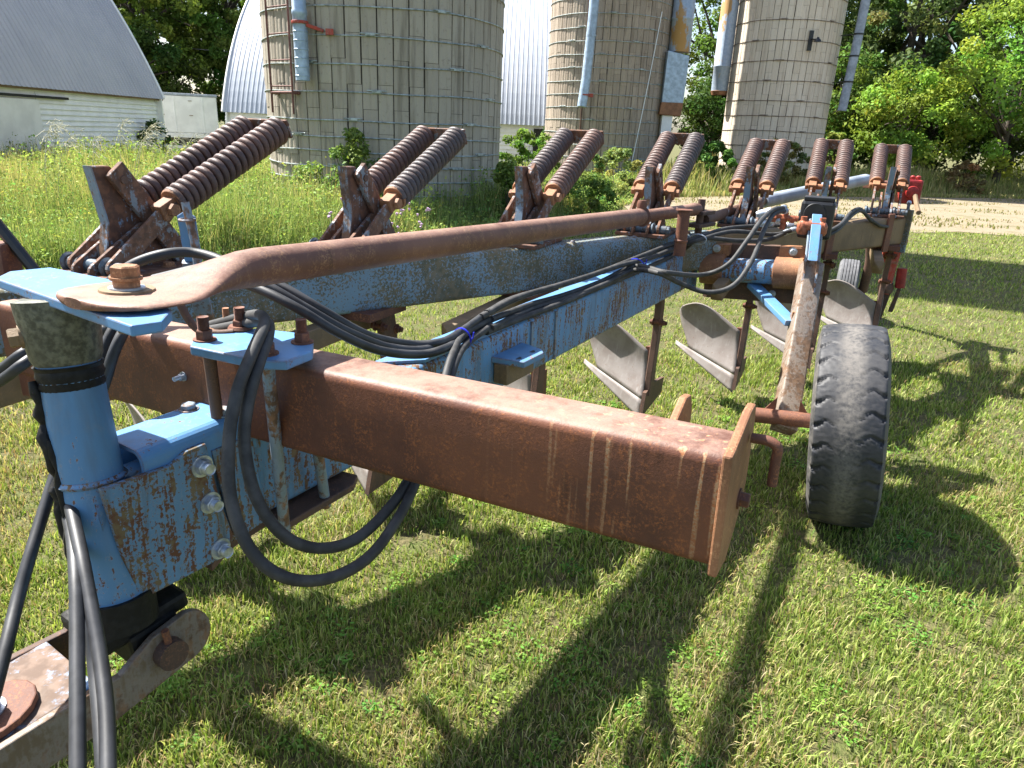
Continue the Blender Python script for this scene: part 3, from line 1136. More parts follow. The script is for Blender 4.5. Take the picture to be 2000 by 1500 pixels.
make_bush('weed_bush', 'green weed clump at the corner of the left barn', -11.9, 24.2, 1.5, .6, 36, 60, .04, (.07, .13, .03), 50)
make_bush('weed_bush', 'dry reddish shrub in the tall grass before the wood', 17.5, 29.4, 1.3, .9, 40, 60, .05, (.19, .14, .07), 51)
make_bush('weed_bush', 'pale shrub of flowering weeds before the brown silo', 2.6, 20.5, 1.3, 1.2, 55, 70, .045, (.20, .24, .08), 52)


def blades(P, h, w, lean, cols_b, cols_t, seed, segs=2, curl=.5):
    """grass blades: P (n,3) roots; returns verts, faces, colours"""
    g = np.random.default_rng(seed)
    n = len(P)
    az = g.uniform(0, 2 * pi, n)
    d = np.stack([np.cos(az), np.sin(az), np.zeros(n)], -1)
    fa = az + pi / 2 + g.normal(0, .5, n)
    s = np.stack([np.cos(fa), np.sin(fa), np.zeros(n)], -1) * (w / 2)[:, None]
    up = np.array([0, 0, 1.0])
    lv = lean
    if segs == 2:
        mid = P + up * (h * .58 * np.sqrt(np.clip(1 - (lv * .5) ** 2, .05, 1)))[:, None] + d * (h * .58 * lv * .5)[:, None]
        tip = mid + up * (h * .42 * np.sqrt(np.clip(1 - np.clip(lv * (1 + curl), 0, .98) ** 2, .02, 1)))[:, None] + d * (h * .42 * np.clip(lv * (1 + curl), 0, 1))[:, None]
        v = np.stack([P - s, P + s, mid + s * .7, mid - s * .7, tip], 1)
        q = np.arange(n)[:, None] * 5
        f4 = q + np.array([0, 1, 2, 3]); f3 = q + np.array([3, 2, 4])
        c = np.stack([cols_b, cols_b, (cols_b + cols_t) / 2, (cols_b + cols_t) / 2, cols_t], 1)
        return v.reshape(-1, 3), [f4, f3], c.reshape(-1, 3)
    tip = P + up * (h * np.sqrt(np.clip(1 - lv ** 2, .03, 1)))[:, None] + d * (h * lv)[:, None]
    v = np.stack([P - s, P + s, tip], 1)
    f3 = np.arange(n)[:, None] * 3 + np.array([0, 1, 2])
    c = np.stack([cols_b, cols_b, cols_t], 1)
    return v.reshape(-1, 3), [f3], c.reshape(-1, 3)


def vnoise(x, y, s, seed):
    """cheap smooth value noise"""
    g = np.random.default_rng(seed)
    tab = g.uniform(0, 1, (64, 64))
    X = x * s; Y = y * s
    xi = np.floor(X).astype(int); yi = np.floor(Y).astype(int)
    fx = X - xi; fy = Y - yi
    fx = fx * fx * (3 - 2 * fx); fy = fy * fy * (3 - 2 * fy)
    t = lambda i, j: tab[i % 64, j % 64]
    return (t(xi, yi) * (1 - fx) + t(xi + 1, yi) * fx) * (1 - fy) + (t(xi, yi + 1) * (1 - fx) + t(xi + 1, yi + 1) * fx) * fy


EDGE = [(5.0, -9.0), (6.2, -6.2), (7.2, -3.6), (8.4, -2.2), (10.5, -1.0), (12.4, -.1), (14, 1.0), (17, 2.3), (19, 2.9), (23, 4.2), (26, 5.2), (40, 12)]   # y -> x where mown lawn ends


def edge_x(y):
    return np.interp(y, [e[0] for e in EDGE], [e[1] for e in EDGE])


def pick(g, pal, w, n):
    pal = np.array(pal); i = g.choice(len(pal), n, p=np.array(w) / np.sum(w))
    return pal[i] * g.uniform(.75, 1.25, (n, 1))


def lawn():
    V = []; F = []; C = []; base = 0
    zones = [(.75, 2.3, 19000, .050, .0048, 2), (2.3, 3.6, 11000, .050, .0056, 2), (3.6, 5.6, 4600, .050, .008, 2), (5.6, 9.0, 1700, .055, .010, 1), (9.0, 16.5, 620, .065, .018, 1)]
    for zi, (y0, y1, den, hh, ww, sg) in enumerate(zones):
        g = np.random.default_rng(100 + zi)
        xl, xr = -.80 * y1 - .5, .80 * y1 + .5
        n = int((xr - xl) * (y1 - y0) * den)
        x = g.uniform(xl, xr, n); y = g.uniform(y0, y1, n)
        keep = (np.abs(x) < .80 * y + .45) & (x > edge_x(y) - .3)
        if zi == 4:
            keep &= (x < 2.6) | (y < interp(DIRT_NEAR, x) + .2)
        # thin patches
        dn = vnoise(x, y, 5.0, 3) * .6 + vnoise(x, y, 17.0, 4) * .4
        keep &= g.uniform(0, 1, n) < np.clip(-.05 + dn * 1.75, 0, 1)
        x = x[keep]; y = y[keep]; n = len(x)
        dry = np.clip(vnoise(x, y, 1.3, 5) * .55 + vnoise(x, y, 4.0, 6) * .45, 0, 1)
        dry = np.clip((dry - .42) * 2.6, 0, 1)
        green = pick(g, [(.21, .31, .055), (.31, .39, .09), (.115, .185, .035), (.44, .48, .17)], [3, 3, 2, 3], n)
        straw = pick(g, [(.48, .39, .20), (.40, .35, .15), (.30, .20, .10), (.58, .50, .30)], [3, 3, 2, 1], n)
        isd = g.uniform(0, 1, n) < (.11 + .42 * dry) * (1, 1, .8, .5, .4)[zi]
        ct = np.where(isd[:, None], straw, green)
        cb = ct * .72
        tall = .55 + .7 * vnoise(x, y, 6.0, 8)
        h = hh * g.uniform(.5, 1.25, n) * tall
        lean = np.clip(np.abs(g.normal(.60, .34, n)), 0, .985)
        lean = np.where(isd, np.clip(lean + .3, 0, .97), lean)
        w = ww * g.uniform(.5, 1.5, n) * np.where(isd, .7, 1)
        P = np.stack([x, y, np.where(isd, g.uniform(0, .02, n), 0.0) - .002], -1)
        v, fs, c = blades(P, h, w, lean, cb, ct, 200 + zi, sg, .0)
        V.append(v); C.append(c)
        F += [f + base for f in fs]
        base += len(v)
    # clover and other small broad leaves low in the turf, plus loose clippings
    g = np.random.default_rng(150)
    for (y0, y1, m, sz) in ((.8, 2.6, 420, .0075), (2.6, 4.6, 420, .010)):
        x = g.uniform(-.8 * y1, .8 * y1, m); y = g.uniform(y0, y1, m)
        k = (np.abs(x) < .8 * y + .3) & (vnoise(x, y, 1.1, 151) > .45)
        cent = np.stack([x[k], y[k], np.full(k.sum(), .020)], -1)
        v, q, c = leaf_cloud(cent, g.uniform(.03, .085, k.sum()), 42, sz, (.16, .29, .05), .3, 1.6, 152)
        v[:, 2] = np.clip(.016 + (v[:, 2] - .02) * .35, .004, .06)
        V.append(v); C.append(c); F.append(q + base); base += len(v)
    o = np_mesh('lawn_grass', np.concatenate(V), F, MAT['grass'], np.concatenate(C))
    tag(o, 'mown green lawn with dry straw-coloured patches under the plow', 'grass', kind='stuff')


lawn()


def in_silo(x, y, m=.05):
    r = np.zeros(len(x), bool)
    for s in (SILO1, SILO2, SILO3):
        r |= (x - s[0]) ** 2 + (y - s[1]) ** 2 < (s[2] + m) ** 2
    return r


def weeds():
    V = []; F = []; C = []; base = 0
    for zi, (y0, y1, den, ww) in enumerate([(6.0, 10, 1500, .009), (10, 15, 800, .014), (15, 21, 320, .022), (21, 34, 130, .035)]):
        g = np.random.default_rng(300 + zi)
        xl, xr = max(-.82 * y1, -12.2), edge_x(y1) + .4
        n = int((xr - xl) * (y1 - y0) * den)
        x = g.uniform(xl, xr, n); y = g.uniform(y0, y1, n)
        ex = edge_x(y)
        d = ex - x + .35 * (vnoise(x, y, 1.7, 31) - .5)
        keep = (d > 0) & (x > -.82 * y) & ~in_silo(x, y) & (x > -12.15)
        if zi == 3:
            keep &= ~((x > -19) & (x < -11.6) & (y > 29.5) & (y < 32.5))
        x = x[keep]; y = y[keep]; d = d[keep]; n = len(x)
        hn = vnoise(x, y, .9, 32) * .6 + vnoise(x, y, 2.6, 33) * .4
        hmax = np.interp(y, [6, 8, 11, 14, 20, 30], [.62, .80, .96, .96, .74, .60]) * np.interp(x, [-9, -5, -1, 3], [1.08, 1.0, .92, .8])
        h = hmax * (.30 + 1.15 * hn) * g.uniform(.55, 1.15, n) * np.clip(d / .9, .35, 1)
        kind = vnoise(x, y, .7, 34) * .6 + vnoise(x, y, 2.2, 35) * .4
        green = pick(g, [(.20, .29, .085), (.28, .36, .12), (.14, .21, .06), (.36, .41, .18)], [3, 3, 2, 2], n)
        tan = pick(g, [(.52, .45, .20), (.46, .42, .17), (.58, .51, .28)], [2, 2, 1], n)
        f = np.clip((kind - .45) * 3, 0, 1) * .65 + .10
        istan = g.uniform(0, 1, n) < f
        ct = np.where(istan[:, None], tan, green)
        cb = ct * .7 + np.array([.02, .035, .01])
        lean = np.clip(np.abs(g.normal(.22, .16, n)), 0, .9)
        P = np.stack([x, y, np.zeros(n)], -1)
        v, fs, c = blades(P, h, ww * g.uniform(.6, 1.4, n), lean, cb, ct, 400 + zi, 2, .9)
        V.append(v); C.append(c); F += [q + base for q in fs]; base += len(v)
        # small leaves on the stems give the mass its speckle
        m = int(n * .42)
        i = g.choice(n, m, replace=False)
        t = g.uniform(.35, .98, m)
        cent = np.stack([x[i] + g.normal(0, .04, m), y[i] + g.normal(0, .04, m), h[i] * t], -1)
        v, q, c = leaf_cloud(cent, np.full(m, .06 + .02 * zi), 4, .016 + .008 * zi, (.25, .34, .09), .4, .5, 500 + zi)
        V.append(v); C.append(c); F.append(q + base); base += len(v)
    # far strip of tall dry grass in front of the wood on the right
    g = np.random.default_rng(390)
    n = 95000
    x = g.uniform(4.5, 34, n); y = g.uniform(21, 37, n)
    far = interp(DIRT_FAR, x)
    keep = (y > far - .2 + .6 * (vnoise(x, y, .8, 36) - .5)) & ~in_silo(x, y) & (x < .82 * y + 1)
    x = x[keep]; y = y[keep]; n = len(x)
    h = (.35 + .7 * vnoise(x, y, .5, 37)) * g.uniform(.6, 1.3, n) * np.clip((y - interp(DIRT_FAR, x)) / 1.5, .25, 1)
    green = pick(g, [(.26, .32, .09), (.34, .38, .14)], [1, 1], n); tan = pick(g, [(.50, .43, .21), (.42, .38, .16)], [1, 1], n)
    ct = np.where((g.uniform(0, 1, n) < .25 + .5 * vnoise(x, y, .4, 38))[:, None], tan, green)
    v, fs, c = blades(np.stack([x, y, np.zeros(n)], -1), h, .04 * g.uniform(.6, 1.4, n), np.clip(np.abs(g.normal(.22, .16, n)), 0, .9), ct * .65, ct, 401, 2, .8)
    V.append(v); C.append(c); F += [q + base for q in fs]; base += len(v)
    # tufts on the dirt track
    n = 26000
    x = g.uniform(3, 34, n); y = g.uniform(15, 32, n)
    keep = (y > interp(DIRT_NEAR, x) - .3) & (y < interp(DIRT_FAR, x)) & (vnoise(x, y * 2.5, .5, 39) > .52)
    x = x[keep]; y = y[keep]; n = len(x)
    ct = pick(g, [(.24, .26, .09), (.34, .30, .14)], [1, 1], n)
    v, fs, c = blades(np.stack([x, y, np.full(n, .02)], -1), g.uniform(.03, .10, n), np.full(n, .03), np.clip(np.abs(g.normal(.4, .2, n)), 0, .9), ct * .7, ct, 402, 2)
    V.append(v); C.append(c); F += [q + base for q in fs]; base += len(v)
    o = np_mesh('tall_weeds', np.concatenate(V), F, MAT['weed'], np.concatenate(C))
    tag(o, 'tall unmown grass and weeds around the barns and silos', 'weeds', kind='stuff')


weeds()


def seed_stalks():
    """single tall grasses with pale drooping seed heads standing over the weeds, in front of the left barn"""
    g = np.random.default_rng(61)
    k = 0
    spots = []
    for _ in range(16):
        y = g.uniform(8.8, 11.5)
        spots.append((g.uniform(-.66, -.40) * y, y, g.uniform(1.15, 1.62)))
    proto = []
    for kk in range(3):
        mb = MB()
        h = 1.0
        stem = spline([(0, 0, 0), (.02, .01, .5), (.05 + .03 * kk, .02, .85), (.12 + .05 * kk, .04, 1.0)], 4)
        mb.tube(stem, [.003 - .00012 * j for j in range(len(stem))], 5)
        st = mb.mesh('seed_stem')
        st.materials.append(MAT['straw'])
        mb = MB()
        for j in range(26):
            t = g.uniform(.72, 1.0)
            p = stem[min(int(t * (len(stem) - 1)), len(stem) - 1)]
            q = p + V3((g.normal(.05, .06), g.normal(0, .05), g.normal(-.01, .03)))
            mb.tube([p, (p + q) / 2 + V3((0, 0, .015)), q], [.001, .001, .0015], 4)
            mb.lathe(q, q - p, [(0, .0015), (.008, .004), (.018, .001)], 5)
        hd = mb.mesh('seed_head')
        hd.materials.append(MAT['straw'])
        proto.append((st, hd))
    for i, (x, y, h) in enumerate(sorted(spots)):
        r = thing('seed_grass', 'pale tall seed grass standing above the weeds before the left barn', 'grass stalk', (x, y, 0), 'tall seed grasses before the left barn')
        st, hd = proto[i % 3]
        for nm, me in (('stem', st), ('seed_head', hd)):
            o = bpy.data.objects.new(nm, me); COL.objects.link(o); o.parent = r
            o.scale = (h * g.uniform(.9, 1.3), h, h); o.rotation_euler = (0, 0, g.uniform(-.5, .5))


MAT['straw'] = plain('straw', (.40, .38, .25), .7, 0, .2)
seed_stalks()


def thistles():
    g = np.random.default_rng(71)
    for i in range(14):
        y = g.uniform(7.6, 9.4)
        x = g.uniform(-.27, -.13) * y
        h = g.uniform(.62, .95)
        r = thing('thistle', 'thin weed stem with small lilac flowers among the weeds behind the first springs', 'flower', (x, y, 0), 'lilac flowering weeds')
        mb = MB()
        top = V3((x + g.normal(0, .06), y + g.normal(0, .06), h))
        mb.tube(spline([(x, y, 0), (x + .02, y, h * .5), top], 4), .004, 5)
        for k in range(4):
            q = top + V3((g.normal(0, .08), g.normal(0, .08), g.uniform(-.2, .03)))
            mb.tube([V3((x + .02, y, h * .62)), q], .0028, 4)
            fl = MB()
            fl.lathe(q, (g.normal(0, .3), g.normal(0, .3), 1), [(0, .004), (.012, .012), (.028, .017), (.032, .006)], 7)
            fl.build('flower', MAT['lilac'], r)
        mb.build('stem', MAT['bark_green'], r)


MAT['bark_green'] = plain('green_stem', (.12, .17, .05), .7)
MAT['lilac'] = plain('lilac_petals', (.55, .36, .55), .7)
thistles()

# ================================================================== the plow
AZ = 0.411                                   # heading of the plow, seen from above
U = V3((sin(AZ), cos(AZ), 0))                # towards its rear
W = V3((cos(AZ), -sin(AZ), 0))               # across, to the right of the picture
Z = V3((0, 0, 1))
plow = thing('moldboard_plow', 'long rusty and blue seven-bottom moldboard plow standing on the lawn', 'plow', (.3, 3.0, 0))


def Oi(i):
    return V3((-1.354 + .666 * i, 2.26 + .508 * i, 1.172 + .005 * i))


# ---- front crossbar (box section) with its end plate
aP = V3((-.873, 1.615, 1.163)); aQ = V3((.334, 1.013, 1.187))
aD = (aQ - aP).normalized(); aB = V3((-aD.y, aD.x, 0)).normalized(); aU = aD.cross(aB) * -1
if aU.z < 0:
    aU = -aU
HA, WA = .205, .13
mb = MB()
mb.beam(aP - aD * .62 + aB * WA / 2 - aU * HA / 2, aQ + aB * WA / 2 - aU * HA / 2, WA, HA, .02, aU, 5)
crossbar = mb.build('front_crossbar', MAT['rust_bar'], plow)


def aPt(q, b, z):
    return q + aB * b + aU * z


mb = MB()
mb.prism([aPt(aQ, b, z) for b, z in ((-.006, .004), (.02, .006), (.145, .030), (.19, .030), (.205, -.01), (.205, -.13), (.17, -.175), (.07, -.225), (-.006, -.215))], aD * .016)
ep = mb.build('end_plate', MAT['rust_warm'], crossbar, .004)
mb = MB()
q = aQ - aD * .125
mb.prism([aPt(q, b, z) for b, z in ((.128, -.02), (.205, .012), (.245, .006), (.262, -.03), (.25, -.12), (.128, -.15))], aD * .016)
mb.build('hitch_lug', MAT['rust_warm'], crossbar, .004)
mb = MB()
e = aQ + aD * .02
mb.tube(spline([aPt(e, .15, -.02), aPt(e, .15, -.02) + aD * .03, aPt(e, .15, -.03) + aD * .045, aPt(e, .15, -.055) + aD * .045, aPt(e, .15, -.10) + aD * .045], 5), .009, 12)
mb.build('bent_pin', MAT['rust'], crossbar)
mb = MB()
mb.bolt(aPt(aQ + aD * .016, .13, -.13), aD, .014, .016)
mb.build('bolt', MAT['rust'], crossbar)
mb = MB()
s0 = aP + aD * .115 - aU * .085
mb.bolt(s0, -aB, .0085, .010, .012)
mb.build('bolt', MAT['zinc'], crossbar)
mb = MB()
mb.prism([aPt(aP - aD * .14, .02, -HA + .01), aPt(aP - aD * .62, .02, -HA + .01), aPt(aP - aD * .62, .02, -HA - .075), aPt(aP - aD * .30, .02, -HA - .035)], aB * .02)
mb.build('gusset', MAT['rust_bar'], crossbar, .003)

# ---- drawbar beam (blue) below the crossbar, front to carriage
bF = V3((-.80, 1.20, .72)); bR = V3((1.02, 4.074, .858))
bD = (bR - bF).normalized(); bN = V3((bD.y, -bD.x, 0)).normalized(); bU = bN.cross(bD)
if bU.z < 0:
    bU = -bU
HB, WB = .215, .135


def bPt(t, n, z):
    """t metres along from the front, n to the near side, z above the bottom edge"""
    return bF + bD * t + bN * n + bU * z


LB = (bR - bF).length
mb = MB()
mb.beam(bPt(.02, -WB / 2, HB / 2), bPt(LB, -WB / 2, HB / 2), WB, HB, .02, bU, 5)
drawbar = mb.build('drawbar_beam', MAT['blue_worn'], plow)
mb = MB()      # doubler plate welded on the top, behind the crossbar
mb.prism([bPt(1.02, -.008, HB), bPt(LB - .01, -.008, HB), bPt(LB - .01, -WB + .012, HB), bPt(.9, -WB + .012, HB)], bU * .012)
mb.build('top_doubler', MAT['blue_clean'], drawbar, .003)
for t in (1.62, 1.80):
    mb = MB()
    mb.box(bPt(t, .003, HB * .5), bD * .006, bN * .004, bU * HB * .46)
    mb.build('weld_seam', MAT['blue_grey'], drawbar)
mb = MB()
mb.prism([bPt(1.36, .0, .12), bPt(1.56, .0, .12), bPt(1.56, .085, .11), bPt(1.53, .11, .11), bPt(1.40, .11, .11)], bU * .022)
lug = mb.build('side_lug', MAT['blue'], drawbar, .003)
for t in (1.42, 1.51):
    mb = MB()
    mb.cyl(bPt(t, .07, .1335), bPt(t, .07, .1355), .014, 16)
    mb.build('bolt_hole', MAT['black'], lug)
mb = MB()
mb.prism([bPt(1.37, .004, .118), bPt(1.55, .004, .118), bPt(1.55, .06, .118), bPt(1.37, .06, .118)], bU * -.075)
mb.build('lug_block', MAT['rust_tan'], drawbar, .004)
mb = MB()
mb.prism([bPt(LB, .012, -.012), bPt(LB, -WB - .012, -.012), bPt(LB, -WB - .012, HB + .03), bPt(LB, .012, HB + .03)], bD * .02)
mb.build('rear_flange', MAT['blue'], drawbar, .004)

# ---- clamp: blue plate on the crossbar, four studs, lower plate
mb = MB()
cl = [(-.666, 1.395), (-.684, 1.454), (-.643, 1.523), (-.581, 1.552), (-.479, 1.529), (-.43, 1.462), (-.415, 1.40), (-.445, 1.326), (-.498, 1.321)]
zt = 1.188
mb.prism([(x, y, zt) for x, y in cl], (0, 0, .020))
clamp = mb.build('clamp_plate', MAT['blue_clean'], plow, .003)
studs = [(-.655, 1.443), (-.613, 1.535), (-.497, 1.366), (-.452, 1.456)]
for i, (x, y) in enumerate(studs):
    mb = MB()
    mb.bolt((x, y, zt + .020), (0, 0, 1), .0175, .02, .026)
    if i == 1:
        mb.lathe((x, y, zt + .02), (0, 0, 1), [(0, .024), (.004, .028), (.010, .024)], 20)
    mb.build('stud_nut', MAT['rust'], clamp)
for (x, y), (dx, dy), m, zb in (((-.655, 1.455), (-.0, .01), 'rust_dark', 1.0), ((-.497, 1.366), (-.047, .16), 'blue_grey', .685), ((-.452, 1.456), (-.028, .21), 'blue_grey', .695)):
    mb = MB()
    mb.tube([(x, y, zt), (x + dx, y + dy, zb)], .0135, 12)
    mb.build('clamp_rod', MAT[m], clamp)
mb = MB()
mb.prism([bPt(.40, .055, -.03), bPt(.64, .05, -.03), bPt(.685, .02, -.03), bPt(.66, -.15, -.03), bPt(.38, -.15, -.03)], bU * .020)
mb.build('lower_clamp_plate', MAT['rust_dark'], clamp, .004)
mb = MB()
mb.box(bPt(.46, -WB / 2, HB + .016), bD * .085, bN * .07, bU * .014)
mb.build('clamp_spacer', MAT['rust_dark'], clamp, .004)
# small clip that holds the hoses on the bar behind the clamp
mb = MB()
mb.box((-.675, 1.60, 1.185), (.035, -.012, 0), (.014, .03, 0), (0, 0, .006))
mb.bolt((-.672, 1.603, 1.191), (0, 0, 1), .011, .014, .03)
mb.build('hose_clip', MAT['rust_warm'], crossbar)
mb = MB()
mb.tube(spline([(-.735, 1.515, 1.27), (-.715, 1.505, 1.235), (-.69, 1.50, 1.212), (-.65, 1.50, 1.206), (-.62, 1.51, 1.207)], 4), .009, 10)
mb.build('bent_rod', MAT['rust_dark'], crossbar)

# ---- front box on the drawbar: side plates, cover with two bolts
mb = MB()
out = .010
poly = [(.022, .255), (.085, .250), (.165, .245), (.205, .262), (.25, .262), (.262, .12), (.285, .005), (.25, -.030), (.055, -.022), (.035, .10)]
mb.prism([bPt(t, out, z) for t, z in poly], bN * .014)
side = mb.build('front_side_plate', MAT['blue_grimy'], plow, .003)
mb = MB()
mb.prism([bPt(.265, out - .002, .235), bPt(.37, out - .002, .235), bPt(.385, out - .002, .0), bPt(.29, out - .002, -.01)], bN * .008)
mb.build('joint_plate', MAT['blue_grimy'], side, .002)
mb = MB()
mb.prism([bPt(t, -WB - out, z) for t, z in poly], bN * -.014)
mb.build('far_side_plate', MAT['blue_worn'], side, .003)
for t, z in ((.232, .215), (.238, .122), (.245, -.002)):
    mb = MB()
    mb.bolt(bPt(t, out + .014, z), bN, .0185, .014, .012)
    mb.build('hex_bolt', MAT['zinc'], side)
mb = MB()
prof = []
for n_, z_ in ((out + .002, .195), (out + .002, .262)):
    prof.append((n_, z_))
for k in range(6):
    a = radians(15 * k)
    prof.append((out + .002 - .03 + .03 * cos(a), .262 + .03 * sin(a)))
for k in range(6):
    a = radians(90 + 15 * k)
    prof.append((-WB - .012 + .03 + .03 * cos(a), .262 + .03 * sin(a)))
prof += [(-WB - .012, .195), (-WB - .002, .195), (-WB - .002, .262)]
for k in range(6):
    a = radians(180 - 15 * k)
    prof.append((-WB - .012 + .03 + .02 * cos(a), .262 + .02 * sin(a)))
for k in range(6):
    a = radians(90 - 15 * k)
    prof.append((out + .002 - .03 + .02 * cos(a), .262 + .02 * sin(a)))
prof += [(out - .008, .195)]
mb.prism([bPt(.115, n_, z_) for n_, z_ in prof], bD * .27, False)
cover = mb.build('bent_cover', MAT['blue_clean'], side)
for t, n_ in ((.30, -.105), (.33, -.02)):
    mb = MB()
    mb.bolt(bPt(t, n_, .291), bU, .0165, .012)
    mb.build('hex_bolt', MAT['blue_grey'], cover)
mb = MB()
mb.prism([bPt(.29, .012, -.005), bPt(.42, .004, -.005), bPt(.42, -.02, -.02), bPt(.22, -.02, -.035), bPt(.22, .02, -.035)], bU * -.018)
mb.build('bottom_strip', MAT['rust_dark'], side, .003)

# ---- hitch column with collar and steering arm plate
cB = V3((-.812, 1.245, .70)); cT = V3((-.868, 1.306, 1.322))
cA = (cT - cB).normalized()
mb = MB()
LC = (cT - cB).length
mb.lathe(cB, cA, [(0, .064), (LC - .02, .053)], 36)
column = mb.build('hitch_column', MAT['blue'], plow)
mb = MB()
mb.lathe(cT - cA * .125, cA, [(0, .057), (.012, .062), (.10, .071), (.122, .072), (.125, .06)], 36)
collar = mb.build('collar', MAT['greasy'], column)
mb = MB()
prof = [(0, .054), (.01, .058), (.02, .0555), (.03, .060), (.042, .057), (.05, .061)]
mb.lathe(cT - cA * .178, cA, prof, 30)
mb.build('grease_ring', MAT['grease'], column)
m = MB()
gp = [cB + cA * (.10 + .022 * k) + V3((-.046, -.034, 0)) + V3((random.uniform(-.006, .004), random.uniform(-.008, .008), 0)) for k in range(18)]
m.tube(gp, [random.uniform(.007, .016) * (.5 if k in (0, 17) else 1) for k in range(18)], 9)
gp = [cB + cA * (.12 + .03 * k) + V3((-.034, -.048, 0)) + V3((random.uniform(-.004, .004), random.uniform(-.004, .004), 0)) for k in range(9)]
m.tube(gp, [random.uniform(.006, .012) * (.5 if k in (0, 8) else 1) for k in range(9)], 9)
m.build('grease_smear', MAT['grease'], column)
mb = MB()
d = V3((-.80, -.60, -.05)).normalized()
mb.lathe(cT - cA * .065 + d * .049, d, [(0, .022), (.02, .022)], 20)
mb.hexa(cT - cA * .065 + d * .064, d, .019, .022)
mb.build('set_bolt', MAT['rust_tan'], column)
for k, (rr, z0) in enumerate(((.062, .30), (.060, .285))):
    pass
mb = MB()
mb.lathe(cB + cA * .258, cA, [(0, .061), (.006, .066), (.014, .06)], 36)
mb.build('weld_bead', MAT['blue_worn'], column)
zt = 1.319
mb = MB()
mb.prism([(x * .9, y * .9, zt) for x, y in ((-1.138, 1.522), (-1.160, 1.60), (-1.105, 1.665), (-.90, 1.56), (-.74, 1.43), (-.655, 1.315), (-.635, 1.235), (-.672, 1.198))], (0, 0, .019))
arm = mb.build('steering_arm_plate', MAT['blue_clean'], plow, .003)

# ---- long rusty steering tube with flattened near end
tb = [V3(p) for p in ((-.600, 1.40, 1.362), (-.47, 2.1, 1.318), (-.02, 2.78, 1.292), (.585, 3.53, 1.288))]
tdir = (tb[3] - tb[0]).normalized(); tside = tdir.cross(Z).normalized(); tup = tside.cross(tdir)
tA = tb[3] - tdir * 2.43
mb = MB()
n = 24
rings = []
L = 2.43
R0 = .0405
stations = [-.292, -.288, -.28, -.265, -.24, -.20, -.16, -.12, -.08, -.04, .0, .05, .10, .4, .9, 1.4, 1.9, L]
for s in stations:
    k = min(1.0, max(0.0, (s + .15) / .24)); k = k * k * (3 - 2 * k)           # 0 flat .. 1 round
    wdt = (.122 + (R0 - .122) * k ** .6)
    if s < -.20:                                                              # rounded blade end
        q = (-.20 - s) / .094
        wdt = .122 * max(.05, 1 - abs(q) ** 2.6) ** .5
    hgt = .009 + (R0 - .009) * k
    drop = -.020 * (1 - k)
    ring = []
    for j in range(n):
        a = 2 * pi * j / n
        ca, sa = cos(a), sin(a)
        e = .75 + .25 * k
        x = wdt * math.copysign(abs(ca) ** e, ca); y = hgt * math.copysign(abs(sa) ** e, sa)
        ring.append(tA + tdir * s + tside * x + tup * (y + drop))
    rings.append(ring)
vs = [p for r_ in rings for p in r_]
fs = []
for i in range(len(rings) - 1):
    for j in range(n):
        j2 = (j + 1) % n
        fs.append((i * n + j, i * n + j2, (i + 1) * n + j2, (i + 1) * n + j))
fs.append(tuple(range(n))[::-1]); fs.append(tuple(range((len(rings) - 1) * n, len(rings) * n)))
mb.add(vs, fs, True)
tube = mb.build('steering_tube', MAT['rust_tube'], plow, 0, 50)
bp = tA + tdir * -.195 + tup * -.011
mb = MB()
mb.lathe(bp, tup, [(0, .046), (.004, .045)], 28)
mb.build('washer', MAT['rust_tan'], tube)
mb = MB()
mb.lathe(bp + tup * .004, tup, [(0, .030), (.003, .030)], 24)
mb.build('pale_washer', MAT['zinc'], tube)
mb = MB()
mb.lathe(bp + tup * .007, tup, [(0, .022), (.012, .022), (.013, .027), (.018, .027)], 24)
mb.hexa(bp + tup * .025, tup, .0245, .020)
mb.build('pivot_bolt', MAT['rust_warm'], tube)
mb = MB()
mb.lathe(bp + tup * -.075, tup, [(0, .022), (.03, .026), (.05, .026)], 20)
mb.build('pivot_nut', MAT['rust_tan'], tube)
e = tA + tdir * L
mb = MB()
for k in range(9):
    a = k * .7
    mb.lathe(e + tdir * (.004 + .004 * k) + V3((0, 0, .008 * sin(a))), tdir, [(0, .036), (.008, .043 - .002 * (k % 2)), (.014, .034)], 16)
mb.lathe(e + tdir * .01 + tup * .028, tup, [(0, .020), (.03, .026), (.05, .020)], 14)
mb.build('clamp_nut', MAT['rust'], tube)
e2 = V3((.965, 3.955, 1.30))
mb = MB()
dd = (e2 - e)
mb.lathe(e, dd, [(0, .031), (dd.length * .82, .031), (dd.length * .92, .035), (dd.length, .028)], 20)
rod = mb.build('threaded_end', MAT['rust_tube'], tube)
mb = MB()
mb.cyl(e2 + V3((.02, .02, -.20)), e2 + V3((.02, .02, .05)), .020, 14)
mb.box(e2 + V3((.03, .03, -.085)), dd.normalized() * .09, dd.normalized().cross(Z) * .045, Z * .010)
mb.box(e2 + V3((.03, .03, -.02)), dd.normalized() * .07, dd.normalized().cross(Z) * .045, Z * .010)
mb.build('bellcrank', MAT['rust_dark'], tube, .003)
# rear steering tube (blue-grey) and its end lug
mb = MB()
r0, r1 = V3((1.02, 4.02, 1.235)), V3((1.72, 5.2, 1.262)); r2 = V3((3.1, 6.55, 1.40))
mb.tube([r0, r0 * .6 + r1 * .4, r1], .030, 16)
mb.build('rear_steering_rod', MAT['rust_dark'], plow)
mb = MB()
dd = (r2 - r1).normalized()
mb.lathe(r1, dd, [(0, .042), (.02, .048), ((r2 - r1).length - .18, .048), ((r2 - r1).length, .018)], 20)
rst = mb.build('rear_steering_tube', MAT['pipe_grey'], plow)
mb = MB()
mb.box(r2 + V3((.16, .16, -.06)), V3((.16, .15, 0)), V3((-.05, .05, 0)), Z * .03)
mb.build('rod_lug', MAT['rust'], rst, .004)
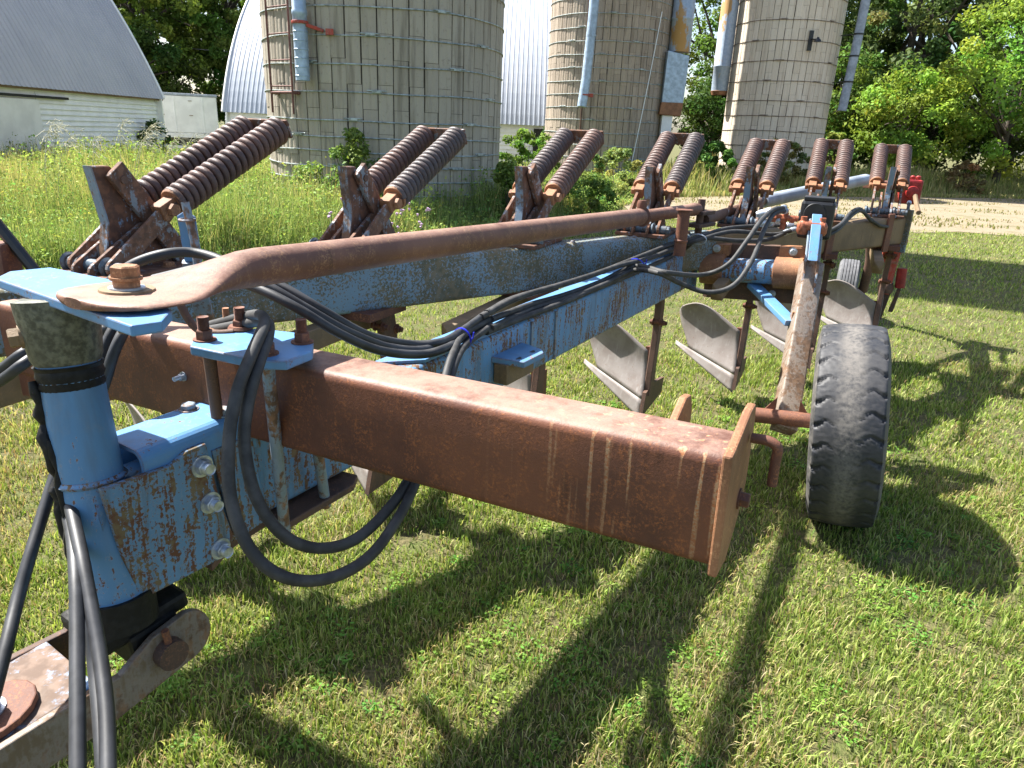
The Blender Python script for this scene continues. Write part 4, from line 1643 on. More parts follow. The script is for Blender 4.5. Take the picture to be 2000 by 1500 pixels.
# rusty stub post standing on the drawbar end
mb = MB()
mb.cyl((.812, 3.60, 1.10), (.812, 3.60, 1.322), .030, 20)
mb.lathe((.812, 3.60, 1.318), (0, 0, 1), [(0, .030), (.003, .042), (.008, .042)], 22)
mb.lathe((.812, 3.60, 1.165), (0, 0, 1), [(0, .030), (.004, .034), (.012, .034), (.016, .030)], 22)
mb.build('stop_post', MAT['rust'], plow)

# ---- plow beam carrying the seven bottoms
cN = V3((.606, -.795, 0))
cdir = (Oi(6) - Oi(0)).normalized()
HC, WC = .205, .15
c0 = Oi(0) - cdir * .9 - Z * .022; c1 = Oi(0) + cdir * 3.05 - Z * .022; c2 = Oi(6) + cdir * .20 - Z * .022
cz = lambda p: p - Z * HC / 2
mb = MB()
mb.beam(cz(c0), cz(c1), WC, HC, .022, (0, 0, 1), 5)
mbeam = mb.build('plow_beam', MAT['blue_faded'], plow)
mb = MB()
mb.beam(cz(c1) + cdir * .002, cz(c2), WC - .006, HC - .006, .022, (0, 0, 1), 5)
rearbeam = mb.build('rear_plow_beam', MAT['rust_tan'], plow)
mb = MB()
mb.box(cz(c2) + cdir * .012, cdir * .012, cN * .105, Z * .155)
mb.build('end_plate', MAT['blue_faded'], rearbeam, .004)
for s in (4.22, 4.98):
    mb = MB()
    p = Oi(0) + cdir * s
    mb.box(cz(p - Z * .022) + cN * (WC / 2 + .005), cdir * .038, cN * .008, Z * .135)
    mb.build('clamp_strap', MAT['rust'], rearbeam, .003)
for k in range(9):
    mb = MB()
    p = Oi(0) + cdir * (.75 + .42 * k) - Z * .022 + cN * .03
    mb.lathe(p, Z, [(0, .014), (.008, .010), (.010, .003)], 10)
    mb.build('weld_stub', MAT['blue_grey'], mbeam)


# ---- spring trip assemblies: one prototype in local axes (x across, y to the rear, z up), then copies
def trip_proto():
    def pl(poly, x, t):
        m = MB()
        m.prism([(x, y, z) for y, z in poly], (t, 0, 0))
        return m
    tow = pl([(.022, .325), (.088, .325), (.30, .06), (.30, -.020), (.02, -.020), (.055, .15)], -.018, .036)
    tow.box((0, .12, -.012), (.13, 0, 0), (0, .17, 0), (0, 0, .010))
    me = tow.mesh('trip_tower')
    T = link('trip_tower', me, MAT['trip_edge'], plow)
    T.modifiers.new('bevel', 'BEVEL').width = .003

    def sub(name, m, mat, bev=0.0):
        o = bpy.data.objects.new(name, m.mesh(name))
        o.data.materials.append(mat)
        if any(m.sm) and not bev:
            o.data.set_sharp_from_angle(angle=radians(40))
        COL.objects.link(o)
        o.parent = T
        if bev:
            md = o.modifiers.new('bevel', 'BEVEL'); md.width = bev; md.segments = 2; md.limit_method = 'ANGLE'
        return o

    def bar(p, q, wd, x, t):
        d = V3((0, q[0] - p[0], q[1] - p[1])).normalized(); nn = V3((0, -d.z, d.y))
        m = MB(); n = 8
        P = V3((x, p[0], p[1])); Q = V3((x, q[0], q[1]))
        poly = [P + (nn * cos(a) - d * sin(a)) * wd / 2 for a in np.linspace(0, pi, n)] + [Q + (-nn * cos(a) + d * sin(a)) * wd / 2 for a in np.linspace(0, pi, n)]
        return m.prism(poly, (t, 0, 0))
    # slanting link plate on the near side of the tower
    m = MB()
    d = V3((0, .25, -.33)).normalized(); nn = V3((0, d.z, -d.y)) * -1
    P = V3((.026, .085, .318)); Q = V3((.026, .345, -.03))
    m.prism([P - nn * .036, P + nn * .036, Q + nn * .036, Q - nn * .036], (.020, 0, 0))
    lk = sub('link_plate', m, MAT['trip_plate'], .003)
    m = MB(); m.cyl((.046, .108, .283), (.052, .108, .283), .013, 14); sub('link_rivet', m, MAT['rust_dark'])
    for x in (-.095, .081):
        sub('lower_arm', bar((.0, .018), (.215, .172), .058, x, .014), MAT['trip_arm'], .002)
    for x in (-.045, .031):
        sub('fork_flat', bar((-.025, .005), (.16, .115), .060, x, .014), MAT['trip_plate'], .002)
    m = MB()
    m.cyl((-.135, 0, .018), (.128, 0, .018), .021, 18)
    for x in (-.135, -.06, .048):
        m.lathe((x, 0, .018), (1, 0, 0), [(0, .026), (.012, .034), (.02, .026)], 18)
    m.hexa((.128, 0, .018), (1, 0, 0), .021, .018)
    sub('pivot_pin', m, MAT['pivot'])
    m = MB()
    m.cyl((-.115, .225, .186), (.115, .225, .186), .018, 14)
    for s in (-1, 1):
        m.hexa((s * .115, .225, .186), (s, 0, 0), .022, .016)
    sub('trunnion', m, MAT['rust_warm'])
    Ld = V3((0, .80 - .22, .451 - .186)); Ll = Ld.length; Ld.normalize()
    nn = V3((0, -Ld.z, Ld.y))
    coil = MB()
    turns, seg, Rc, rw = 18.5, 20, .0415, .0128
    pts = []
    N = int(turns * seg)
    for k in range(N + 1):
        t = k / N
        # closed flat turns at both ends
        s = .045 + (Ll - .050) * (t + .010 * (sin(2 * pi * t) * -1))
        a = 2 * pi * turns * t
        pts.append(Ld * s + V3((1, 0, 0)) * (Rc * cos(a)) + nn * (Rc * sin(a)))
    coil.tube(pts, rw, 7)
    sm = coil.mesh('coil')
    sm.materials.append(MAT['spring'])
    sm.set_sharp_from_angle(angle=radians(80))
    springs = []
    for x in (-.084, .084):
        o = bpy.data.objects.new('trip_spring', sm)
        COL.objects.link(o); o.parent = T
        o.location = (x, .22, .186)
        if x < 0:
            o.rotation_euler = (0, 0, 0)
        m = MB()
        b = V3((x, .22, .186))
        m.box(b + Ld * .01, (.024, 0, 0), Ld * .042, nn * .027)
        m.lathe(b + Ld * .036, Ld, [(0, .047), (.008, .052), (.014, .047)], 20)
        sub('spring_seat', m, MAT['rust_warm'], .003)
        m = MB()
        m.cyl(b, b + Ld * (Ll + .004), .027, 14)
        sub('spring_rod', m, MAT['rust_dark'])
    m = MB()
    c = V3((0, .22, .186)) + Ld * (Ll + .006)
    m.box(c, (.128, 0, 0), nn * .036, Ld * .006)
    sub('spring_yoke', m, MAT['trip_plate'], .004)
    m = MB()
    m.cyl(c + V3((.084, 0, 0)), c + V3((.084, 0, 0)) + Ld * .042, .011, 10)
    sub('rod_tip', m, MAT['rust'])
    for p in ((-.09, .03), (.095, .2)):
        m = MB()
        m.bolt((p[0], p[1], -.003), (0, 0, 1), .018, .014)
        sub('mount_bolt', m, MAT['rust_warm'])
    m = MB()
    m.prism([(-.0185, y, z) for y, z in ((.0205, .326), (.0245, .326), (.0575, .15), (.0245, -.01), (.019, -.01), (.0525, .15))], (.037, 0, 0))
    sub('painted_edge', m, MAT['blue_grey'])
    return T


MAT['trip_edge'] = paint_mat('trip_blue_rust', (.12, .22, .33), (.16, .21, .26), (.10, .052, .036), (.17, .08, .048), .425, .03, 17, 95, .3)
MAT['trip_plate'] = paint_mat('trip_plate_steel', (.15, .20, .25), (.19, .20, .20), (.105, .058, .04), (.19, .095, .058), .455, .03, 17, 95, .25)
MAT['trip_arm'] = paint_mat('trip_arm_steel', (.22, .25, .27), (.18, .22, .26), (.12, .066, .043), (.20, .10, .06), .455, .04, 17, 95, .25)
MAT['pivot'] = paint_mat('pivot_blue_grey', (.06, .11, .16), (.05, .07, .09), (.05, .04, .035), (.10, .07, .05), .55, .05)
T0 = trip_proto()


def trip_matrix(i):
    return Matrix.Translation(Oi(i)) @ Matrix.Rotation(-AZ, 4, 'Z')


dark_coil = None
for i in range(7):
    t = T0 if i == 0 else copy_tree(T0)
    t.matrix_parent_inverse = WORLD[plow.name].inverted()
    t.matrix_basis = trip_matrix(i) @ Matrix.Rotation(radians((0, 1.2, -.8, .6, -1.1, .9, -.5)[i]), 4, 'Z') @ Matrix.Rotation(radians((0, -.7, .5, .9, -.4, .8, -.6)[i]), 4, 'X')
    for ch in t.children:
        if ch.name.startswith('trip_spring'):
            if (i == 1 and ch.location.x > 0) or (i == 2 and ch.location.x < 0) or (i == 3 and ch.location.x > 0):
                if dark_coil is None:
                    dark_coil = ch.data.copy(); dark_coil.materials.clear(); dark_coil.materials.append(MAT['spring_dark'])
                ch.data = dark_coil


# ---- plow bottoms: standard, frog, moldboard, share, landside; local axes as above, z=0 at pivot height
def bottom_proto():
    z0 = -1.172
    m = MB()
    # curved flat standard from the beam down to the frog
    path = [(.12, -.16), (.15, -.30), (.17, -.42), (.17, -.54), (.15, -.66), (.13, -.78), (.12, -.92)]
    wd = [.10, .10, .095, .09, .085, .09, .11]
    pts = []
    for (y, z), w in zip(path, wd):
        pts.append((y, z, w))
    vs = []; fs = []
    for y, z, w in pts:
        for x in (.085, .12):
            for s in (-1, 1):
                vs.append((x, y + s * w / 2, z))
    for k in range(len(pts) - 1):
        b = k * 4; c = b + 4
        for p, q in ((0, 1), (1, 3), (3, 2), (2, 0)):
            fs.append((b + p, b + q, c + q, c + p))
    fs.append((0, 2, 3, 1)); e = (len(pts) - 1) * 4; fs.append((e, e + 1, e + 3, e + 2))
    m.add(vs, fs)
    T = link('plow_standard', m.mesh('plow_standard'), MAT['rust_dark'], plow)
    md = T.modifiers.new('bevel', 'BEVEL'); md.width = .004

    def sub(name, m, mat, smooth=False, solid=0.0):
        o = bpy.data.objects.new(name, m.mesh(name))
        o.data.materials.append(mat)
        COL.objects.link(o); o.parent = T
        if solid:
            md = o.modifiers.new('solid', 'SOLIDIFY'); md.thickness = solid; md.offset = 1
        return o
    up = .045

    def surf(s, t):
        tp = max(t, 0.0)
        right = .092 - .014 * t
        left = -.240 - .105 * sin(min(1, tp * 1.3) * pi / 2)
        if t > .72:
            left += .095 * ((t - .72) / .28) ** 2.2
        if t < 0:
            left = -.345
        v = right + (left - right) * s
        q = (right - v) / .397
        zb = .195 + .085 * q
        zt_ = .46 + .20 * s - .075 * s ** 4
        z = zb + (zt_ - zb) * t
        y = .03 + .24 * q + .085 * sin(pi * .5 * min(1, tp * 1.25)) * (1 - .35 * s) - .09 * s * tp * tp
        if t < 0:
            z = zb + (.085 + .165 * q - zb) * (t / -.34)
            y = .03 + .24 * q + .025 * (t / .34)
        return (v, y, z + up + z0)
    ns, nt = 16, 14
    m = MB()
    vs = [surf(i / ns, j / nt) for j in range(nt + 1) for i in range(ns + 1)]
    fs = [(j * (ns + 1) + i, (j + 1) * (ns + 1) + i, (j + 1) * (ns + 1) + i + 1, j * (ns + 1) + i + 1) for j in range(nt) for i in range(ns)]
    m.add(vs, fs, True)
    sub('moldboard', m, MAT['mold'], True, .008)
    m = MB()
    rows = [-.004, -.10, -.20, -.28, -.34]
    vs = [surf(i / ns, t) for t in rows[::-1] for i in range(ns + 1)]
    fs = [(j * (ns + 1) + i, (j + 1) * (ns + 1) + i, (j + 1) * (ns + 1) + i + 1, j * (ns + 1) + i + 1) for j in range(len(rows) - 1) for i in range(ns)]
    m.add(vs, fs, True)
    sub('plow_share', m, MAT['mold'], True, .008)
    m = MB()
    m.prism([(.092, y, z + up + z0) for y, z in ((-.02, .11), (.46, .11), (.48, .20), (.20, .25), (.02, .24))], (.020, 0, 0))
    sub('landside', m, MAT['rust_dark'])
    m = MB()
    m.prism([(.045, y, z + up + z0) for y, z in ((.15, .20), (.30, .20), (.30, .44), (.19, .46))], (.045, 0, 0))
    sub('frog', m, MAT['rust'])
    for y, z in ((.10, -.30), (.20, -.33), (.12, -.50), (.20, -.52)):
        m = MB()
        m.cyl((.084, y, z), (.121, y, z), .009, 8)
        m.bolt((.12, y, z), (1, 0, 0), .016, .014, .01)
        m.bolt((.085, y, z), (-1, 0, 0), .016, .014)
        sub('standard_bolt', m, MAT['rust'])
    m = MB()
    m.beam((.0, .30, -.285), (.0, -.60, -.300), .062, .085, .006)
    sub('coulter_bar', m, MAT['rust_tan'])
    m = MB()
    m.box((.05, .10, -.235), (.10, 0, 0), (0, .13, 0), (0, 0, .016))
    sub('beam_clamp', m, MAT['rust'])
    return T


Bt0 = bottom_proto()
for i in range(7):
    t = Bt0 if i == 0 else copy_tree(Bt0)
    t.matrix_parent_inverse = WORLD[plow.name].inverted()
    t.matrix_basis = trip_matrix(i)

# ---- rear carriage: rockshaft, bearing plates, leg, strut, axle, tyre
rA = V3((1.05, 4.05, .965)); rB = V3((1.52, 3.80, 1.0)); rD = (rB - rA).normalized()
mb = MB(); LR = (rB - rA).length
mb.cyl(rA, rB, .066, 28)
rock = mb.build('rockshaft', MAT['blue_worn'], plow)
for s, l in ((.0, .13), (LR - .14, .15)):
    mb = MB()
    mb.lathe(rA + rD * s, rD, [(0, .070), (.006, .085), (l - .006, .085), (l, .070)], 28)
    mb.box(rA + rD * (s + l / 2) + V3((.03, .05, .105)), rD * l * .5, V3((.02, .05, 0)), Z * .03)
    br = mb.build('shaft_bearing', MAT['rust_warm'], rock)
    mb = MB()
    mb.bolt(rA + rD * (s + l / 2) + V3((.005, -.0, .115)), V3((-.38, -.92, 0)), .016, .014)
    mb.build('hex_bolt', MAT['zinc'], br)
mb = MB()
mb.box((rA + rB) / 2 + V3((.03, .05, -.125)), rD * (LR / 2 - .02), V3((-.02, .02, 0)) * .5, Z * .05)
mb.box((rA + rB) / 2 + V3((.06, .12, .02)), rD * (LR / 2 - .01), V3((.01, .02, 0)), Z * .11)
mb.build('bearing_plate', MAT['rust_dark'], rock, .004)
for s in (.10, LR - .14):
    mb = MB()
    mb.bolt(rA + rD * s + V3((.02, .03, -.125)), V3((-.38, -.92, 0)), .015, .014)
    mb.build('hex_bolt', MAT['zinc'], rock)
# leg: box section hanging forward from the shaft to the axle, with a forked blue upper arm
lT = V3((1.525, 3.70, 1.05)); lB = V3((1.292, 3.115, .375))
lD = (lB - lT).normalized()
mb = MB()
mb.beam(lT - lD * .02, lB, .105, .085, .012, V3((0, -1, .4)), 4)
leg = mb.build('wheel_leg', MAT['leg'] if 'leg' in MAT else MAT['rust_tan'], plow)
mb = MB()
top = V3((1.555, 3.82, 1.285))
for s in (-.034, .026):
    b = W * s
    mb.prism([top + b + U * .03, top + b - U * .035, lT + b - U * .085 + Z * .02, lT + lD * .14 + b - U * .05, lT + lD * .14 + b + U * .05, lT + b + U * .10], W * .012)
fork = mb.build('lift_arm', MAT['blue_grey'], leg, .003)
mb = MB()
mb.prism([top - W * .022 - U * .037 + Z * .03, top + W * .026 - U * .037 + Z * .03, lT + W * .026 - U * .085 + Z * .05, lT - W * .022 - U * .085 + Z * .05], -U * .010)
mb.build('arm_face', MAT['blue_clean'], leg, .003)
mb = MB()
mb.beam((1.315, 3.93, .905), (1.395, 3.50, .80), .070, .030, .004)
mb.build('strut', MAT['blue_clean'], leg)
mb = MB()
mb.box((1.43, 3.52, .83), W * .03, U * .035, Z * .03)
mb.build('strut_pad', MAT['rust_warm'], leg, .004)
wheel_c = V3((1.535, 3.02, .456))
axl = V3((1.120, 3.165, .43))
mb = MB()
mb.cyl(axl, wheel_c + W * .02, .036, 22)
axle = mb.build('axle', MAT['rust'], leg)
for s in (-1, 1):
    mb = MB()
    p = lB + V3((0, .0, .05))
    mb.prism([p + W * s * .05 + Z * .11, p + W * s * .05 - Z * .0, p + W * s * .125 - Z * .0], U * .010)
    mb.build('gusset', MAT['rust'], leg, .002)


def big_tyre():
    R, hw = .458, .128
    pitch = 30
    na = pitch * 14
    # lateral stations: (x, base radius, is tread)
    prof = [(-.075, .20), (-.105, .23), (-.128, .28), (-.140, .335), (-.138, .385), (-.131, .412), (-.124, .440)]
    tread = [(-.122, .4445)] + [(x, R - .012 * (abs(x) / .12) ** 2.2) for x in np.linspace(-.114, .114, 25)] + [(.122, .4445)]
    prof = prof + tread + [(-a, b) for a, b in prof[::-1]]
    m = len(prof)
    ang = np.arange(na) / na * 2 * pi
    vs = np.zeros((na, m, 3)); cols = np.zeros((na, m, 3))
    g = np.random.default_rng(5)
    for j, (x, r) in enumerate(prof):
        rr = np.full(na, r)
        ax = abs(x)
        dust = .25
        if ax <= .1225:
            zig = .34 * (abs(((ax * 26) % 2) - 1) - .5) + ax * 1.6 * (1 if x > 0 else 1)
            ph = (np.arange(na) / 14.0 + zig + (.5 if x < 0 else 0)) % 1.0
            gw = np.interp(ax, [0, .030, .032, .09, .122], [0, 0, .075, .09, .20]) if x > 0 else np.interp(ax, [0, .05, .052, .09, .122], [0, 0, .075, .075, .22])
            dep = np.interp(ax, [0, .03, .032, .09, .122], [0, 0, .005, .010, .018])
            rr = rr - np.where(ph < gw, dep, 0)
            if abs(ax - .038) < .004:
                pass
            rr += g.normal(0, .0006, na)
            dust = np.interp(ax, [0, .03, .06], [1, .8, .2])
        elif r > .40:
            ph = (np.arange(na) / 14.0 + (.5 if x < 0 else 0) + .2) % 1.0
            rr = rr - np.where(ph < .3, .006, 0)
            dust = .75
        else:
            dust = .8
        vs[:, j, 0] = x; vs[:, j, 1] = rr * np.cos(ang); vs[:, j, 2] = rr * np.sin(ang)
        cols[:, j, :] = np.asarray(dust)[..., None] if np.ndim(dust) else dust
    # flat spot where it stands
    vs[:, :, 2] = np.maximum(vs[:, :, 2], -.446)
    i = np.arange(na); i2 = (i + 1) % na
    q = []
    for j in range(m - 1):
        q.append(np.stack([i * m + j, i * m + j + 1, i2 * m + j + 1, i2 * m + j], -1))
    return vs.reshape(-1, 3), np.concatenate(q), cols.reshape(-1, 3)


def tyre_mat():
    k = NT('worn_tyre')
    at = k.n('Attribute', attribute_name='Col')
    f = k.noise(60, 4, .65); b = k.noise(9, 4, .6)
    d = k.math('MULTIPLY', at.outputs['Fac'], k.step(k.math('ADD', k.math('MULTIPLY', f, .5), k.math('MULTIPLY', b, .5)), .32, .62))
    c = k.mix(d, (.026, .028, .033), (.155, .142, .128))
    k.bump(f, .25, .002)
    return k.done(c, k.math('ADD', .48, k.math('MULTIPLY', d, .4)))


MAT['tyre'] = tyre_mat()
v, q, c = big_tyre()
Mx = Matrix.Translation(wheel_c) @ Matrix.Scale(1.05, 4, W) @ Matrix.Rotation(-AZ, 4, 'Z') @ Matrix.Rotation(radians(-6.0), 4, 'Y')
mw = np.array(Mx)
v = v @ mw[:3, :3].T + mw[:3, 3]
# spin so that no seam faces the camera
hub = MB()
hub.lathe(wheel_c - W * .09, W, [(0, .20), (.0, .215), (.012, .225), (.02, .20), (.03, .19), (.06, .185), (.07, .10), (.08, .06), (.12, .055)], 32)
wheel = hub.build('support_wheel', MAT['white_dirty'], plow)
ty = np_mesh('tyre', v, [q], MAT['tyre'], c, wheel, True)
hub = MB()
hub.lathe(wheel_c + W * .09, -W, [(0, .20), (.0, .215), (.012, .225), (.02, .20), (.05, .17), (.06, .07), (.03, .05), (.02, .0)], 32)
hub.build('rim', MAT['white_dirty'], wheel)

# small ribbed rear wheel with mast, red housing
rw = V3((3.33, 7.15, .295))
m = MB()
prof = [(-.06, .16), (-.085, .19), (-.098, .225), (-.095, .26), (-.085, .280)]
for k in range(6):
    x = -.078 + k * .027
    r = .298 - .9 * (x + .012) ** 2
    prof += [(x, r - .008), (x + .003, r), (x + .020, r), (x + .023, r - .008)]
prof += [(.085, .280), (.095, .26), (.098, .225), (.085, .19), (.06, .16)]
m.lathe(rw, W, prof, 56, True, True)
rear_wheel = m.build('tail_wheel', MAT['tyre_grey'] if 'tyre_grey' in MAT else MAT['hose_old'], plow)
m = MB()
m.tube(spline([rw + W * .16, rw + W * .16 + Z * .35 + U * -.1, rw + W * .08 + Z * .75 - U * .25, V3((3.34, 6.55, 1.12))], 5), .045, 12)
m.cyl(rw - W * .02, rw + W * .18, .03, 12)
m.build('tail_wheel_fork', MAT['rust_dark'], rear_wheel)
m = MB()
m.beam(cz(c2) + cdir * .02, V3((3.42, 6.55, 1.10)), .10, .10, .01)
m.build('tail_beam', MAT['rust_dark'], plow)
m = MB()
hc = V3((3.47, 6.62, 1.295))
m.box(hc, (.085, -.02, 0), (.02, .085, 0), (0, 0, .105))
red = m.build('red_housing', MAT['red'], plow, .02)
m = MB()
for dx in (-.05, 0, .05):
    m.lathe(hc + V3((dx, -.02, .10)), Z, [(0, .02), (.03, .022), (.04, .012)], 10)
m.lathe(hc + V3((-.02, -.10, 0)), (-.3, -1, 0), [(0, .055), (.03, .05), (.035, .02)], 18)
m.build('housing_cap', MAT['red'], red)
m = MB()
m.tube(spline([hc + V3((.0, -.12, -.02)), hc + V3((-.06, -.30, -.10)), hc + V3((-.14, -.5, -.14))], 4), .02, 8)
m.build('hydraulic_line', MAT['rust_tan'], red)

# red coulter stem at the rear end of the beam
k0 = V3((2.93, 5.56, .90))
m = MB()
m.beam(k0 + Z * .02, k0 - Z * .33 - W * .02, .05, .05, .006)
cst = m.build('coulter_stem', MAT['red_rust'], plow)
m = MB()
m.box(k0 - Z * .02 - W * .045, W * .055, U * .06, Z * .065)
m.cyl(k0 - Z * .0 + W * .02, k0 + Z * .10 + W * .03, .028, 14)
m.build('stem_clamp', MAT['red_rust'], cst, .005)
m = MB()
m.cyl(k0 - Z * .12 + W * .06, k0 - Z * .27 + W * .07, .036, 16)
m.build('spring_can', MAT['red'], cst)
m = MB()
p = k0 - Z * .42 - W * .02
m.prism([p + W * .00 + Z * .12 - U * .01, p + W * .04 + Z * .12 - U * .01, p + W * .01 - Z * .12, p - W * .03 - Z * .12], U * .03)
m.prism([p + W * .09 + Z * .22 - U * .01, p + W * .11 + Z * .22 - U * .01, p + W * .08 - Z * .05, p + W * .045 - Z * .05], U * .02)
m.lathe(p + Z * .10 - W * .005, Z, [(0, .05), (.04, .058), (.08, .045)], 14)
m.build('coulter_fork', MAT['rust_dark'], cst, .003)
m = MB()
m.lathe(p - Z * .06 - W * .035, W, [(0, .05), (.015, .06), (.03, .05)], 20)
m.build('coulter_hub', MAT['mold'], cst)
m = MB()
m.lathe(p - Z * .07 - W * .02, W, [(0, .20), (.003, .21), (.006, .20)], 40)
m.build('coulter_disc', MAT['mold'], cst)

# ---- hydraulic valve block and fittings on the carriage
vb = V3((1.60, 3.93, 1.275))
m = MB()
m.box(vb, (.078, -.034, 0), (.03, .07, 0), (0, 0, .10))
valve = m.build('valve_cover', MAT['black'], plow, .018)
m = MB()
m.lathe(vb + V3((-.045, -.075, .035)), (-.35, -.93, 0), [(0, .055), (.006, .052)], 24)
m.box(vb + V3((0, 0, .108)), (.07, -.03, 0), (.026, .062, 0), (0, 0, .01))
m.build('cover_ring', MAT['black'], valve, .004)
m = MB()
f = V3((1.52, 3.77, 1.245))
for s in (-1, 1):
    m.lathe(f + W * (.045 * s) - Z * .035, Z, [(0, .022), (.015, .03), (.05, .03), (.065, .022), (.07, .016), (.09, .016)], 14)
m.lathe(f + Z * .01 - W * .06, W, [(0, .028), (.12, .028)], 14)
m.build('valve_body', MAT['orange'], valve)
m = MB()
g0 = V3((1.40, 3.92, 1.275))
m.cyl(g0 + V3((-.06, .02, .005)), g0 + V3((.09, -.02, .0)), .016, 12)
for s in (-.05, .0, .05):
    m.hexa(g0 + V3((s, -.01, -.004)), (1, -.2, 0), .022, .024)
m.cyl(g0 + V3((.02, 0, -.06)), g0 + V3((.03, 0, .03)), .015, 12)
m.build('brass_fitting', MAT['orange'], valve)
m = MB()
h0 = V3((1.325, 3.93, 1.285))
for k in range(2):
    m.lathe(h0 + V3((.02 * k, .0, .012 - .05 * k)), (.95, -.2, .25), [(-.05, .014), (-.03, .022), (.0, .022), (.005, .026), (.025, .026), (.03, .016), (.06, .016)], 14)
m.build('quick_coupler', MAT['zinc'], valve)

# ---- hitch yoke under the front
def yk(px):
    return V3(px)


yT = V3((-.545, -.81, -.10)).normalized()     # forward and slightly down, towards the tractor
yS = V3((.83, -.555, 0)).normalized()
yc = V3((-.822, 1.315, .562))                  # pivot under the column
yU = yS.cross(yT)
if yU.z < 0:
    yU = -yU
m = MB()
wy = .105
for s in (1, -1):
    prof = []
    # outline of a side plate in (forward, up)
    arc = [(-.055 * cos(a), .062 * sin(a)) for a in np.linspace(-1.35, 1.45, 9)]
    outl = [(-x_ * -1, z_) for x_, z_ in arc]
    outl = [(-.05 + .06 * (1 - cos(a)) * 0 - .055 * cos(a), .062 * sin(a)) for a in np.linspace(-1.45, 1.45, 10)]
    outl += [(.02, .052), (.10, .012), (.20, .022), (.75, .045), (.75, -.07), (.15, -.085), (.02, -.07)]
    m = MB()
    m.prism([yc + yS * (s * wy) + yT * a + yU * b for a, b in outl], yS * (.018 * s))
    if s == 1:
        yoke = m.build('hitch_yoke', MAT['yoke'] if 'yoke' in MAT else MAT['rust_tan'], plow, .003)
    else:
        m.build('far_yoke_plate', MAT['rust_dark'], yoke, .003)
m = MB()
m.prism([yc + yS * s + yT * a + yU * .0 for s, a in ((-wy + .002, .14), (wy - .002, .14), (wy - .002, .75), (-wy + .002, .75))], yU * .02)
m.build('yoke_web', MAT['yoke_web'] if 'yoke_web' in MAT else MAT['blue_worn'], yoke, .003)
m = MB()
m.cyl(yc - yS * (wy + .045), yc + yS * (wy + .045), .033, 24)
m.build('cross_pin', MAT['rust_dark'], yoke)
m = MB()
m.cyl(yc + yS * (wy + .033) + yU * .02, yc + yS * (wy + .033) + yU * .065, .008, 10)
m.build('roll_pin', MAT['rust'], yoke)
m = MB()
m.box(yc + yU * .062 + yT * .01, yS * .085, yT * .10, yU * .022)
m.box(yc + yU * .01 + yT * .0, yS * .095, yT * .055, yU * .05)
m.build('swivel_block', MAT['grease'], yoke, .012)
m = MB()
m.lathe(cB - cA * .06, cA, [(0, .075), (.07, .075)], 28)
m.build('column_foot', MAT['grease'], column)
m = MB()
q0 = yc + yT * .30 + yS * .02 + yU * .022
m.prism([q0 + yS * (.075 * cos(a) * (1 if cos(a) > 0 else .9)) + yT * (.085 * sin(a)) for a in np.linspace(0, 2 * pi, 18)[:-1]], yU * .016)
strap = m.build('drawbar_strap', MAT['rust'], yoke, .003)
m = MB()
m.lathe(q0 + yU * .016, yU, [(0, .034), (.004, .034), (.005, .026), (.03, .026)], 22)
m.hexa(q0 + yU * .046, yU, .030, .026)
m.build('strap_bolt', MAT['zinc'], yoke)

# ---- upright hose guide on the first trip, left coulter bar, odds and ends
m = MB()
g0 = V3((-.905, 1.98, 1.27)); 
m.prism([g0 + V3((-.028, 0, 0)), g0 + V3((.020, 0, 0)), g0 + V3((.014, 0, .125)), g0 + V3((-.012, 0, .14)), g0 + V3((-.036, 0, .125))], (0, .010, 0))
hg = m.build('hose_guide', MAT['blue'], plow, .003)
m = MB()
m.tube([g0 + V3((.018, -.018, -.07)), g0 + V3((.014, -.016, .06)), g0 + V3((-.002, -.012, .165))], .0115, 10)
m.tube([g0 + V3((.020 * cos(a) + .0, -.016 + .020 * sin(a), .118)) for a in np.linspace(0, 2 * pi, 14)], .004, 6)
m.build('guide_rod', MAT['blue_grey'], hg)
m = MB()
m.beam(g0 + V3((-.01, .005, .0)), g0 + V3((-.03, .10, -.20)), .05, .02, .003)
m.build('guide_foot', MAT['blue_grey'], hg)
m = MB()
m.tube([(-1.52, 2.02, 1.42), (-1.37, 2.0, 1.215), (-1.33, 2.0, 1.13)], .016, 8)
m.build('coulter_shank', MAT['black'], plow)
m = MB()
m.beam((-1.62, 2.05, 1.255), (-1.435, 2.0, 1.245), .06, .10, .01)
m.build('coulter_bracket', MAT['rust'], plow)

